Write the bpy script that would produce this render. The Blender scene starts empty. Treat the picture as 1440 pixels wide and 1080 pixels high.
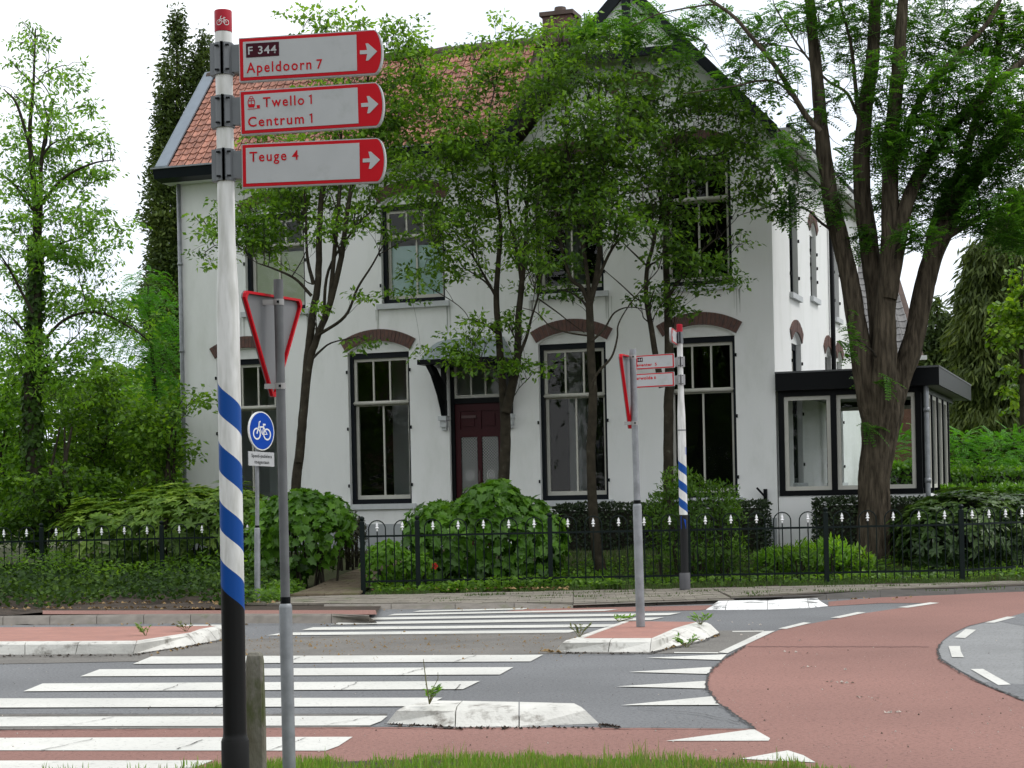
import bpy, math, random
import numpy as np
from mathutils import Vector, Matrix
from mathutils.geometry import tessellate_polygon
random.seed(7); rng = np.random.default_rng(11)
SC = bpy.context.scene; COL = SC.collection

# ------------------------------------------------------------------ camera, sky, sun, exposure
FPX, HZ, CZ, ROLL = 2550.0, 695.0, 1.5, math.radians(1.2)
cam = bpy.data.cameras.new('camera'); camo = bpy.data.objects.new('camera', cam); COL.objects.link(camo)
cam.sensor_width = 36; cam.lens = 36*FPX/1440; cam.shift_y = (HZ-540)/1440
cam.clip_start = .1; cam.clip_end = 3000
R_ = Vector((math.cos(ROLL), 0, -math.sin(ROLL))); U_ = Vector((math.sin(ROLL), 0, math.cos(ROLL)))
mw = Matrix.Identity(4)
for i in range(3):
    mw[i][0] = R_[i]; mw[i][1] = U_[i]; mw[i][2] = (0, -1, 0)[i]
mw[2][3] = CZ; camo.matrix_world = mw; SC.camera = camo
w = bpy.data.worlds.new('World'); SC.world = w; w.use_nodes = True
nt = w.node_tree; nt.nodes.clear()
SUN_EL, SUN_AZ = math.radians(52), math.radians(82)       # azimuth clockwise from +Y
sky = nt.nodes.new('ShaderNodeTexSky'); sky.sky_type = 'NISHITA'; sky.sun_disc = False
sky.sun_elevation = SUN_EL; sky.sun_rotation = SUN_AZ
mx = nt.nodes.new('ShaderNodeMix'); mx.data_type = 'RGBA'; mx.inputs[0].default_value = .86
tc = nt.nodes.new('ShaderNodeTexCoord'); nz = nt.nodes.new('ShaderNodeTexNoise'); nz.inputs['Scale'].default_value = 2.2
nz.inputs['Detail'].default_value = 5
cr = nt.nodes.new('ShaderNodeValToRGB'); cr.color_ramp.elements[0].position = .3; cr.color_ramp.elements[1].position = .62
cr.color_ramp.elements[0].color = (.62, .69, .79, 1); cr.color_ramp.elements[1].color = (1, 1, 1, 1)
vm = nt.nodes.new('ShaderNodeVectorMath'); vm.operation = 'SCALE'; vm.inputs['Scale'].default_value = 15.5
nt.links.new(tc.outputs['Generated'], nz.inputs['Vector']); nt.links.new(nz.outputs['Fac'], cr.inputs[0])
nt.links.new(cr.outputs[0], vm.inputs[0]); nt.links.new(sky.outputs[0], mx.inputs[6]); nt.links.new(vm.outputs[0], mx.inputs[7])
bg = nt.nodes.new('ShaderNodeBackground'); bg.inputs[1].default_value = .1
wo = nt.nodes.new('ShaderNodeOutputWorld')
nt.links.new(mx.outputs[2], bg.inputs[0]); nt.links.new(bg.outputs[0], wo.inputs[0])
sl = bpy.data.lights.new('sun', 'SUN'); sl.energy = 1.5; sl.angle = math.radians(14); sl.color = (1, .97, .92)
so = bpy.data.objects.new('sun', sl); COL.objects.link(so)
sd = Vector((math.sin(SUN_AZ)*math.cos(SUN_EL), math.cos(SUN_AZ)*math.cos(SUN_EL), math.sin(SUN_EL)))
so.rotation_euler = sd.to_track_quat('Z', 'Y').to_euler(); so.location = (20, 0, 30)
SC.view_settings.view_transform = 'Standard'; SC.view_settings.look = 'None'
SC.view_settings.exposure = 0.14; SC.view_settings.gamma = 1
SC.cycles.max_bounces = 8; SC.cycles.transparent_max_bounces = 24; SC.cycles.transmission_bounces = 6
SC.cycles.caustics_reflective = False; SC.cycles.caustics_refractive = False

# ------------------------------------------------------------------ measuring helpers
def ray(px, py):
    u = (px-720)/FPX; v = (HZ-py)/FPX
    return Vector((u*math.cos(ROLL)+v*math.sin(ROLL), 1.0, -u*math.sin(ROLL)+v*math.cos(ROLL)))
def at(px, py, D):
    d = ray(px, py); return Vector((d.x*D, D, CZ+d.z*D))
def gr(px, py, z=0.0):
    d = ray(px, py); k = (z-CZ)/d.z; return Vector((d.x*k, k, z))
A = math.radians(18.8)
ES = Vector((math.cos(A), -math.sin(A), 0)); ET = Vector((math.sin(A), math.cos(A), 0))
HR = Vector((4.638, 31.7, 0)); UZ = Vector((0, 0, 1))
def H(s, t, z): return HR + s*ES + t*ET + z*UZ

# ------------------------------------------------------------------ materials
MC = {}
def mat(name, c, rough=.7, var=.12, scale=8, bump=0, bscale=60, metal=0, spec=.4, c2=None, stain=None, sscale=1.5, obj_rand=0, detail=6, squash=None):
    if name in MC: return MC[name]
    m = bpy.data.materials.new(name); m.use_nodes = True; n = m.node_tree; L = n.links
    b = n.nodes['Principled BSDF']; b.inputs['Roughness'].default_value = rough; b.inputs['Metallic'].default_value = metal
    b.inputs['Specular IOR Level'].default_value = spec
    g = n.nodes.new('ShaderNodeNewGeometry')
    src = g.outputs['Position']
    if squash:
        mp = n.nodes.new('ShaderNodeMapping'); mp.inputs['Scale'].default_value = squash; L.new(src, mp.inputs[0]); src = mp.outputs[0]
    t = n.nodes.new('ShaderNodeTexNoise'); t.inputs['Scale'].default_value = scale; t.inputs['Detail'].default_value = detail
    L.new(src, t.inputs['Vector'])
    r = n.nodes.new('ShaderNodeValToRGB'); r.color_ramp.elements[0].position = .3; r.color_ramp.elements[1].position = .7
    c2 = c2 or tuple(x*(1-var*2) for x in c)
    r.color_ramp.elements[0].color = (*c2, 1); r.color_ramp.elements[1].color = (*c, 1)
    L.new(t.outputs['Fac'], r.inputs[0]); out = r.outputs[0]
    if stain:
        t2 = n.nodes.new('ShaderNodeTexNoise'); t2.inputs['Scale'].default_value = sscale; t2.inputs['Detail'].default_value = 7
        t2.inputs['Roughness'].default_value = .65; L.new(src, t2.inputs['Vector'])
        r2 = n.nodes.new('ShaderNodeValToRGB'); r2.color_ramp.elements[0].position = stain[3]; r2.color_ramp.elements[1].position = stain[3]+stain[4]
        L.new(t2.outputs['Fac'], r2.inputs[0])
        q = n.nodes.new('ShaderNodeMix'); q.data_type = 'RGBA'; L.new(r2.outputs[0], q.inputs[0]); L.new(out, q.inputs[6])
        q.inputs[7].default_value = (*stain[:3], 1); out = q.outputs[2]
    if obj_rand:
        oi = n.nodes.new('ShaderNodeObjectInfo'); mr = n.nodes.new('ShaderNodeMapRange')
        mr.inputs[3].default_value = 1-obj_rand; mr.inputs[4].default_value = 1+obj_rand; L.new(oi.outputs['Random'], mr.inputs[0])
        q = n.nodes.new('ShaderNodeVectorMath'); q.operation = 'SCALE'; L.new(out, q.inputs[0]); L.new(mr.outputs[0], q.inputs['Scale']); out = q.outputs[0]
    L.new(out, b.inputs['Base Color'])
    if bump:
        t3 = n.nodes.new('ShaderNodeTexNoise'); t3.inputs['Scale'].default_value = bscale; t3.inputs['Detail'].default_value = 5
        L.new(src, t3.inputs['Vector']); bp = n.nodes.new('ShaderNodeBump'); bp.inputs['Distance'].default_value = bump
        bp.inputs['Strength'].default_value = 1; L.new(t3.outputs['Fac'], bp.inputs['Height']); L.new(bp.outputs[0], b.inputs['Normal'])
    MC[name] = m; return m
def leafmat(name, cs, trans=.35, rough=.45, spec=.35):
    if name in MC: return MC[name]
    m = bpy.data.materials.new(name); m.use_nodes = True; n = m.node_tree; L = n.links
    b = n.nodes['Principled BSDF']; b.inputs['Roughness'].default_value = rough; b.inputs['Specular IOR Level'].default_value = spec
    a = n.nodes.new('ShaderNodeAttribute'); a.attribute_name = 'rnd'
    r = n.nodes.new('ShaderNodeValToRGB')
    while len(r.color_ramp.elements) < len(cs): r.color_ramp.elements.new(.5)
    for i, c in enumerate(cs):
        r.color_ramp.elements[i].position = i/(len(cs)-1); r.color_ramp.elements[i].color = (*c, 1)
    L.new(a.outputs['Fac'], r.inputs[0]); L.new(r.outputs[0], b.inputs['Base Color'])
    tr = n.nodes.new('ShaderNodeBsdfTranslucent'); q = n.nodes.new('ShaderNodeVectorMath'); q.operation = 'MULTIPLY'
    q.inputs[1].default_value = (1.5, 1.5, .5); L.new(r.outputs[0], q.inputs[0]); L.new(q.outputs[0], tr.inputs[0])
    ms = n.nodes.new('ShaderNodeMixShader'); ms.inputs[0].default_value = trans
    L.new(b.outputs[0], ms.inputs[1]); L.new(tr.outputs[0], ms.inputs[2]); L.new(ms.outputs[0], n.nodes['Material Output'].inputs[0])
    MC[name] = m; return m
def glassmat(name, refl=1.0, tint=(.9, .95, .93)):
    if name in MC: return MC[name]
    m = bpy.data.materials.new(name); m.use_nodes = True; n = m.node_tree; L = n.links; n.nodes.remove(n.nodes['Principled BSDF'])
    gl = n.nodes.new('ShaderNodeBsdfGlossy'); gl.inputs['Roughness'].default_value = .015
    t3 = n.nodes.new('ShaderNodeTexNoise'); t3.inputs['Scale'].default_value = 2.5; g = n.nodes.new('ShaderNodeNewGeometry')
    L.new(g.outputs['Position'], t3.inputs['Vector']); bp = n.nodes.new('ShaderNodeBump'); bp.inputs['Distance'].default_value = .005; bp.inputs['Strength'].default_value = .8
    L.new(t3.outputs['Fac'], bp.inputs['Height']); L.new(bp.outputs[0], gl.inputs['Normal'])
    tr = n.nodes.new('ShaderNodeBsdfTransparent'); tr.inputs[0].default_value = (*tint, 1)
    fr = n.nodes.new('ShaderNodeFresnel'); fr.inputs[0].default_value = 1.5
    mu = n.nodes.new('ShaderNodeMath'); mu.operation = 'MULTIPLY'; mu.inputs[1].default_value = refl; L.new(fr.outputs[0], mu.inputs[0])
    ms = n.nodes.new('ShaderNodeMixShader'); L.new(mu.outputs[0], ms.inputs[0]); L.new(tr.outputs[0], ms.inputs[1]); L.new(gl.outputs[0], ms.inputs[2])
    L.new(ms.outputs[0], n.nodes['Material Output'].inputs[0]); MC[name] = m; return m

asphalt = mat('asphalt', (.19, .195, .2), .85, .16, .4, .006, 110, stain=(.05, .052, .055, .5, .2), sscale=42)
asphalt_brown = mat('asphalt_brown', (.185, .175, .158), .9, .12, 1.8, .006, 110, stain=(.08, .073, .065, .5, .2), sscale=44)
asphalt_grey2 = mat('asphalt_light', (.25, .255, .255), .85, .08, 1.5, .006, 110, stain=(.1, .1, .095, .52, .16), sscale=40)
redas = mat('red_asphalt', (.29, .15, .122), .88, .12, .4, .006, 110, stain=(.13, .065, .055, .5, .2), sscale=40)
paint = mat('road_paint', (.62, .615, .57), .7, .09, 1.2, .001, 200, stain=(.3, .3, .28, .56, .16), sscale=26)
kerbwhite = mat('kerb_white_paint', (.66, .65, .6), .8, .12, 3, .006, 40, stain=(.2, .185, .16, .54, .16), sscale=7)
kerbgrey = mat('kerb_concrete', (.21, .19, .165), .9, .15, 8, .004, 80, stain=(.1, .11, .06, .55, .2), sscale=3)
islandred = mat('island_red_concrete', (.38, .19, .15), .9, .1, 3, .003, 120, stain=(.27, .15, .13, .5, .2), sscale=15)
paver = mat('paver_concrete', (.25, .225, .185), .9, .15, 3, .003, 90, stain=(.09, .12, .04, .55, .2), sscale=1.8)
soil = mat('soil', (.06, .043, .03), .95, .25, 6, .02, 25)
lawn = mat('lawn_soil', (.075, .085, .03), .95, .2, 3, .02, 30)
wallm = mat('white_painted_brick', (.82, .825, .81), .75, .03, .9, .003, 9, stain=(.66, .675, .64, .5, .35), sscale=1.6, squash=(1.3, 1.3, .45))
plinthm = mat('grey_plinth', (.4, .42, .43), .8, .08, 3)
brickm = mat('brick_brown', (.15, .075, .058), .85, .2, 14, .002, 80, c2=(.085, .055, .05))
mortar = mat('mortar', (.2, .17, .155), .9)
blackp = mat('black_paint', (.004, .005, .006), .45, .1, spec=.12)
navyp = mat('dark_blue_paint', (.007, .01, .014), .45, .1, spec=.15)
cream = mat('cream_paint', (.56, .55, .49), .5, .04)
whitep = mat('white_paint', (.75, .76, .74), .5, .04)
sillm = mat('sill_stone', (.55, .57, .58), .7, .06)
doorred = mat('door_red', (.045, .006, .009), .4, .1, spec=.2)
zinc = mat('zinc', (.22, .26, .3), .5, .08, 5, metal=.3)
leadm = mat('lead_roof', (.3, .35, .35), .6, .12, 5)
tilem = mat('roof_tile_orange', (.44, .2, .14), .7, .2, 9, .002, 60, stain=(.16, .08, .07, .5, .2), sscale=8, obj_rand=.2)
tileg = mat('roof_tile_grey', (.19, .185, .18), .8, .15, 9, obj_rand=.15)
ridgem = mat('ridge_tile', (.12, .085, .07), .85, .2, 4)
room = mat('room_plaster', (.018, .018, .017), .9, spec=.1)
galv = mat('galvanised_steel', (.3, .315, .33), .5, .16, 9, metal=.45, stain=(.2, .21, .22, .5, .25), sscale=12)
galvd = mat('galvanised_dark', (.15, .155, .16), .6, .16, 9, metal=.3)
signgrey = mat('sign_back_grey', (.2, .205, .21), .55, .08, 3, metal=.2)
signw = mat('sign_white', (.44, .45, .455), .5, .03, spec=.2, stain=(.34, .35, .34, .55, .25), sscale=7)
signred = mat('sign_red', (.5, .004, .012), .5, .04, spec=.15)
signblue = mat('sign_blue', (.004, .055, .36), .5, .04, spec=.15)
maroon = mat('sign_maroon', (.045, .002, .01), .5, .04, spec=.15)
fencem = mat('fence_green_black', (.005, .011, .01), .45, .1, spec=.15)
whitemetal = mat('finial_white', (.9, .9, .9), .45, .03)
bracket = mat('bracket_grey', (.17, .18, .19), .5, .08, metal=.3)
barkbig = mat('bark_furrowed', (.12, .098, .07), .95, .2, 6, .05, 14, c2=(.026, .021, .015), squash=(3, 3, .45), spec=.1)
bark = mat('bark', (.045, .038, .026), .95, .2, 9, .008, 50, c2=(.022, .019, .013), stain=(.085, .09, .065, .62, .1), sscale=9, spec=.15)
mossy = mat('mossy_concrete', (.2, .19, .16), .95, .2, 9, .01, 60, c2=(.1, .09, .06), stain=(.06, .075, .02, .5, .12), sscale=5, squash=(1, 1, .4))
curt_g = mat('blind_olive', (.68, .7, .52), .8, .05, 2)
curt_b = mat('blind_blue', (.7, .9, .9), .8, .05, 2)
glass = glassmat('window_glass', .8); glass2 = glassmat('conservatory_glass', .8, (.93, .96, .95))

# ------------------------------------------------------------------ building helpers
def tag(o, label=None, cat=None, group=None, kind=None):
    if label: o['label'] = label
    if cat: o['category'] = cat
    if group: o['group'] = group
    if kind: o['kind'] = kind
    return o
def empty(name, loc, label=None, cat=None, group=None):
    o = bpy.data.objects.new(name, None); o.location = loc; o.empty_display_size = .2; COL.objects.link(o); return tag(o, label, cat, group)
def wloc(o):
    v = Vector(o.location); p = o.parent
    while p: v += Vector(p.location); p = p.parent
    return v
class MB:
    def __init__(s): s.v = []; s.f = []; s.mi = []; s.m = 0
    def add(s, vs, fs):
        b = len(s.v); s.v += [tuple(x) for x in vs]; s.f += [tuple(i+b for i in f) for f in fs]; s.mi += [s.m]*len(fs); return s
    def box(s, c, ax, ay, az):
        c = Vector(c); ax = Vector(ax); ay = Vector(ay); az = Vector(az)
        vs = [c+i*ax+j*ay+k*az for k in (-.5, .5) for j in (-.5, .5) for i in (-.5, .5)]
        return s.add(vs, [(0, 2, 3, 1), (4, 5, 7, 6), (0, 1, 5, 4), (2, 6, 7, 3), (0, 4, 6, 2), (1, 3, 7, 5)])
    def prism(s, pts, d):
        pts = [Vector(p) for p in pts]; d = Vector(d); n = len(pts)
        tri = tessellate_polygon([pts])
        fs = [tuple(t) for t in tri] + [tuple(i+n for i in reversed(t)) for t in tri]
        fs += [(i, (i+1) % n, (i+1) % n+n, i+n) for i in range(n)]
        return s.add(pts+[p+d for p in pts], fs)
    def quad(s, *p): return s.add(p, [tuple(range(len(p)))])
    def tube(s, pts, rad, n=8, cap=True, ridge=0):
        pts = [Vector(p) for p in pts]
        if not hasattr(rad, '__len__'): rad = [rad]*len(pts)
        vs = []; prev = None
        for i, p in enumerate(pts):
            t = (pts[min(i+1, len(pts)-1)]-pts[max(i-1, 0)]).normalized()
            if prev is None:
                a = t.orthogonal().normalized() if abs(t.z) < .95 else Vector((1, 0, 0))
                a = (a-t*a.dot(t)).normalized()
            else:
                a = (prev-t*prev.dot(t)).normalized()
            prev = a; b = t.cross(a)
            for k in range(n):
                q = 2*math.pi*k/n; g = 1+ridge*(math.sin(q*9+2.2*math.sin(p.z*1.9))*.6+math.sin(q*17+p.z*2.3+2*math.sin(p.z*5))*.6+.5*math.sin(p.z*7+q*3)) if ridge else 1; vs.append(p+(a*math.cos(q)+b*math.sin(q))*(rad[i]*g))
        fs = [(i*n+k, i*n+(k+1) % n, (i+1)*n+(k+1) % n, (i+1)*n+k) for i in range(len(pts)-1) for k in range(n)]
        if cap: fs += [tuple(range(n-1, -1, -1)), tuple((len(pts)-1)*n+k for k in range(n))]
        return s.add(vs, fs)
    def build(s, name, m, parent=None, smooth=False, loc=None):
        me = bpy.data.meshes.new(name); base = wloc(parent) if parent else Vector((0, 0, 0))
        if loc is not None: base = Vector(loc)
        me.from_pydata([(x-base.x, y-base.y, z-base.z) for x, y, z in s.v], [], s.f)
        ms = m if isinstance(m, (list, tuple)) else [m]
        for q in ms: me.materials.append(q)
        if len(ms) > 1: me.polygons.foreach_set('material_index', s.mi)
        if smooth: me.polygons.foreach_set('use_smooth', [True]*len(me.polygons))
        me.update(); o = bpy.data.objects.new(name, me); COL.objects.link(o)
        if parent: o.parent = parent
        if loc is not None: o.location = Vector(loc)-(wloc(parent) if parent else Vector((0, 0, 0)))
        return o
def smooth_angle(o, ang=40):
    me = o.data; me.polygons.foreach_set('use_smooth', [True]*len(me.polygons))
    try: me.set_sharp_from_angle(angle=math.radians(ang))
    except Exception: pass
    return o
def inst(src, parent, loc, rot=None):
    o = bpy.data.objects.new(src.name.split('.')[0], src.data); o.parent = parent; o.location = loc
    if rot is not None: o.rotation_euler = rot
    COL.objects.link(o); return o
def cr_spline(P, n=6):
    P = [np.array(p, float) for p in P]
    if len(P) < 3: return P
    Q = [2*P[0]-P[1]]+P+[2*P[-1]-P[-2]]; out = []
    for i in range(1, len(Q)-2):
        for k in range(n):
            t = k/n
            out.append(.5*((2*Q[i])+(-Q[i-1]+Q[i+1])*t+(2*Q[i-1]-5*Q[i]+4*Q[i+1]-Q[i+2])*t*t+(-Q[i-1]+3*Q[i]-3*Q[i+1]+Q[i+2])*t**3))
    out.append(P[-1]); return out

# text and flat print in a local frame
class Fr:
    def __init__(s, o, u, v): s.o = Vector(o); s.u = Vector(u).normalized(); s.v = Vector(v).normalized(); s.n = s.u.cross(s.v).normalized()
    def p(s, x, y, z=0): return s.o+s.u*x+s.v*y+s.n*z
def text(body, fr, x0, y0, w, capw_h, m, parent, name='lettering', z=.002, bold=.02, space=1.12):
    cu = bpy.data.curves.new('t', 'FONT'); cu.body = body; cu.size = 1; cu.offset = bold; cu.space_character = space; cu.resolution_u = 3
    ob = bpy.data.objects.new('t', cu); me = bpy.data.meshes.new_from_object(ob); bpy.data.objects.remove(ob); bpy.data.curves.remove(cu)
    co = np.array([v.co[:] for v in me.vertices]); x1, x2 = co[:, 0].min(), co[:, 0].max(); sy = capw_h/.729; sx = w/(x2-x1)
    base = wloc(parent)
    for v in me.vertices: v.co = fr.p(x0+(v.co.x-x1)*sx, y0+v.co.y*sy, z)-base
    me.materials.append(m); me.name = name
    o = bpy.data.objects.new(name, me); COL.objects.link(o); o.parent = parent; return o
def stroke(mb, fr, pts, w, z=.002, close=False):
    pts = [Vector((*p, 0)) for p in pts]; n = len(pts); L = []; Rr = []
    for i, p in enumerate(pts):
        a = pts[(i-1) % n] if (i > 0 or close) else p; b = pts[(i+1) % n] if (i < n-1 or close) else p
        d = (b-a).normalized(); q = Vector((-d.y, d.x, 0))*w/2; L.append(p+q); Rr.append(p-q)
    vs = [fr.p(q.x, q.y, z) for q in L+Rr]; m = n if close else n-1
    mb.add(vs, [(i, (i+1) % n, (i+1) % n+n, i+n) for i in range(m)])
def poly(mb, fr, pts, z=.002): mb.add([fr.p(x, y, z) for x, y in pts], [tuple(range(len(pts)))])
def ring(cx, cy, r, n=20, ry=None): return [(cx+r*math.cos(2*math.pi*i/n), cy+(ry or r)*math.sin(2*math.pi*i/n)) for i in range(n)]
def bicycle(mb, fr, cx, cy, s, w, z=.002):
    # s = overall width of the symbol
    r = s*.2; a = (cx-s*.3, cy-s*.12); b = (cx+s*.3, cy-s*.12)
    stroke(mb, fr, ring(*a, r), w, z, True); stroke(mb, fr, ring(*b, r), w, z, True)
    crank = (cx+s*.02, cy-s*.12); seat = (cx+s*.12, cy+s*.24); head = (cx-s*.17, cy+s*.2)
    for P in ([a, head, (head[0]+s*.02, head[1]+s*.13), (head[0]+s*.1, head[1]+s*.16)], [head, crank, seat], [(cx-s*.14, cy+s*.14), (cx+s*.09, cy+s*.16)],
              [crank, b, (cx+s*.09, cy+s*.16)], [(seat[0]-s*.06, seat[1]+s*.01), (seat[0]+s*.1, seat[1]+s*.01)]): stroke(mb, fr, P, w, z)

# ------------------------------------------------------------------ leaves
def npmesh(name, V, F, m, parent=None, rnd=None, smooth=False, kind=None, loc=None):
    base = wloc(parent) if parent else Vector((0, 0, 0))
    if loc is not None: base = Vector(loc)
    V = np.asarray(V, np.float32)-np.array(base, np.float32); F = np.asarray(F, np.int32); k = F.shape[1]
    me = bpy.data.meshes.new(name); me.vertices.add(len(V)); me.vertices.foreach_set('co', V.ravel())
    me.loops.add(F.size); me.loops.foreach_set('vertex_index', F.ravel()); me.polygons.add(len(F))
    me.polygons.foreach_set('loop_start', np.arange(0, F.size, k, dtype=np.int32))
    try: me.polygons.foreach_set('loop_total', np.full(len(F), k, np.int32))
    except Exception: pass
    if rnd is not None:
        at_ = me.attributes.new('rnd', 'FLOAT', 'POINT'); at_.data.foreach_set('value', np.asarray(rnd, np.float32))
    me.update(calc_edges=True); me.materials.append(m)
    o = bpy.data.objects.new(name, me); COL.objects.link(o)
    if parent: o.parent = parent
    if loc is not None: o.location = Vector(loc)-(wloc(parent) if parent else Vector((0, 0, 0)))
    if kind: o['kind'] = kind
    return o
def norm(a): return a/np.maximum(np.linalg.norm(a, axis=1, keepdims=True), 1e-6)
LEAF4 = (np.array([[0, 0], [.45, .5], [1, 0], [.45, -.5]]), [(0, 2, 1), (0, 3, 2)])
LEAF6 = (np.array([[0, 0], [.25, .42], [.6, .46], [1, 0], [.6, -.46], [.25, -.42]]), [(0, 3, 1), (1, 3, 2), (0, 5, 3), (5, 4, 3)])
MAPLE = (np.array([[0, 0], [-.12, .3], [.14, .34], [.1, .62], [.42, .42], [.62, .5], [.66, .22], [1, 0], [.66, -.22], [.62, -.5], [.42, -.42], [.1, -.62], [.14, -.34], [-.12, -.3]]),
         [(0, 2, 1), (0, 4, 2), (2, 4, 3), (0, 6, 4), (4, 6, 5), (0, 7, 6), (0, 8, 7), (0, 10, 8), (8, 10, 9), (0, 12, 10), (10, 12, 11), (0, 13, 12)])
def leaves(C, Dv, N, ln, wd, rnd, shape=LEAF4, fold=.18, curl=.1):
    """C base points, Dv direction, N normals"""
    Dv = norm(Dv); N = norm(N-(N*Dv).sum(1, keepdims=True)*Dv); S = np.cross(N, Dv)
    T, tri = shape; n = len(C); k = len(T)
    V = (C[:, None, :]+Dv[:, None, :]*(T[None, :, 0:1]*ln[:, None, None])+S[:, None, :]*(T[None, :, 1:2]*wd[:, None, None])
         + N[:, None, :]*((np.abs(T[None, :, 1:2])*fold*wd[:, None, None])-(T[None, :, 0:1]**2)*curl*ln[:, None, None]))
    F = (np.array(tri)[None]+(np.arange(n)*k)[:, None, None]).reshape(-1, 3)
    return V.reshape(-1, 3), F, np.repeat(rnd, k)
def rvec(n): return norm(rng.normal(size=(n, 3)))
def spray_leaves(centers, nl, rad, flat, ln, wd, up=1.2, droop=.15, tone=None, shape=LEAF4, cl_var=.25):
    n = len(centers)*nl; c = np.repeat(centers, nl, 0)
    off = rvec(n)*(rng.random((n, 1))**.5)*rad; off[:, 2] *= flat
    off[:, 2] -= droop*(off[:, 0]**2+off[:, 1]**2)/rad
    C = c+off; D = norm(off*np.array([1, 1, .5])+rvec(n)*rad*.55); D[:, 2] -= droop
    N = rvec(n)+np.array([0, 0, up])
    t = rng.random(len(centers))*cl_var*2-cl_var if tone is None else tone
    r = np.clip(.5+np.repeat(t, nl)+rng.normal(size=n)*.17, 0, 1)
    s = rng.uniform(.7, 1.25, n)
    return leaves(C, D, N, ln*s, wd*s, r, shape)
def fronds(centers, axes, flen, npair, ln, wd, tone, droop=.35):
    """pinnate leaves: leaflet pairs along an arching rachis"""
    n = len(centers); axes = norm(axes); side = norm(np.cross(axes, np.array([0, 0, 1.])+rvec(n)*.35)); Vs = []; Fs = []; Rs = []; b = 0
    up = np.cross(side, axes)
    for k in range(npair):
        t = (k+.6)/npair; base = centers+axes*(flen*t); base[:, 2] -= droop*flen*t*t
        for sg in (-1, 1):
            D = side*sg+axes*.45+rvec(n)*.12; D[:, 2] -= .12
            V, F, R = leaves(base, D, up+rvec(n)*.25, ln*(1-.35*t)*np.ones(n), wd*np.ones(n), np.clip(tone+rng.normal(size=n)*.08, 0, 1))
            Vs.append(V); Fs.append(F+b); Rs.append(R); b += len(V)
    return np.concatenate(Vs), np.concatenate(Fs), np.concatenate(Rs)
def ellip(n, c, r, shell=0.0):
    d = rvec(n); q = rng.random((n, 1))**(1/3); q = shell+(1-shell)*q
    return np.array(c)+d*q*np.array(r)
def bump3(P, s, seed=0):
    a = P*s+seed; return (np.sin(a[:, 0]*1.7+np.sin(a[:, 1]*1.3+seed)*1.5)+np.sin(a[:, 1]*2.1+np.sin(a[:, 2]*1.9)*1.2)+np.sin(a[:, 2]*2.3+np.sin(a[:, 0]*1.1)*1.4))/3

G_ = {'t': 'street and garden trees'}
def tube_np(mb, pts, rads, n=5):
    mb.tube([Vector(p) for p in pts], rads, n, cap=False)

class Tree:
    """trunk skeleton from polylines, limbs to every foliage blob, twigs to every cluster"""
    def __init__(s, name, base, label, cat='tree', group=None):
        s.root = empty(name, base, label, cat, group); s.sk = []; s.tr = MB(); s.tw = MB(); s.cl = []
    def stem(s, pts, rads, n=10, mb=None, jag=0, ridge=0):
        P = cr_spline(pts, 6 if not ridge else 12); m = len(P); R = np.interp(np.linspace(0, 1, m), np.linspace(0, 1, len(rads)), rads)
        if jag: P = [p+rng.normal(size=3)*r*jag for p, r in zip(P, R)]
        (mb or s.tr).tube([Vector(p) for p in P], list(R), n, ridge=ridge)
        for p, r in zip(P, R): s.sk.append((*p, r))
    def near(s, c, low=.3):
        K = np.array(s.sk); d = K[:, :3]-np.array(c); dist = np.linalg.norm(d, axis=1)+np.maximum(d[:, 2]+low, 0)*1.2
        return K[np.argmin(dist)]
    def limb(s, c, r0=.02, r1=.007, mb=None, n=5):
        k = s.near(c, .4); a = k[:3]; c = np.array(c); L = np.linalg.norm(c-a)
        if L < .12: return
        mid = (a+c)/2+np.array([0, 0, .10*L])+rng.normal(size=3)*.06*L; r0 = min(r0, k[3]*.75)
        P = cr_spline([a, (a+mid)/2+rng.normal(size=3)*.03*L, mid, c], 3)
        (mb or s.tw).tube([Vector(p) for p in P], list(np.linspace(r0, r1, len(P))), n, cap=False)
        for p in P[2:]: s.sk.append((*p, r1))
    def finish(s, barkm, twigm=None):
        smooth_angle(s.tr.build('trunk', barkm, s.root), 60)
        if s.tw.v: o = s.tw.build('branches', twigm or barkm, s.root, smooth=True); o['kind'] = 'stuff'
def blobs_world(bl, D, dd, thick=1.0):
    out = []
    for b in bl:
        px, py, rx, ry, n = b[:5]; off = b[5] if len(b) > 5 else random.uniform(-dd, dd)
        P = at(px, py, D+off); k = (D+off)/FPX; out.append((np.array(P), np.array([rx*k, max(.35, rx*k*thick), ry*k]), n))
    return out
def grow(tr, blobs, D, dd, m, nl, rad, flat, ln, wd, name='crown', thick=.9, up=1.2, droop=.15, shape=LEAF4, twig=.6, cl_var=.38, lens=None):
    W = blobs_world(blobs, D, dd, thick); Vs = []; Fs = []; Rs = []; b = 0
    for c, r, n in W:
        tr.limb(c, .025, .009)
        kc = max(2, n//3); P = np.repeat(ellip(kc, c, r), 3, 0); P = P+rng.normal(size=P.shape)*np.array([.17, .17, .07])
        n = len(P)
        sub = P[rng.random(n) < .22]
        for q in sub: tr.limb(q, .012, .005)
        for q in P[rng.random(n) < twig]: tr.limb(q, .006, .003, n=3)
        V, F, R = spray_leaves(P, nl, rad, flat, ln, wd, up, droop, None, shape, cl_var)
        Vs.append(V); Fs.append(F+b); Rs.append(R); b += len(V)
    npmesh(name, np.concatenate(Vs), np.concatenate(Fs), m, tr.root, np.concatenate(Rs))

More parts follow.
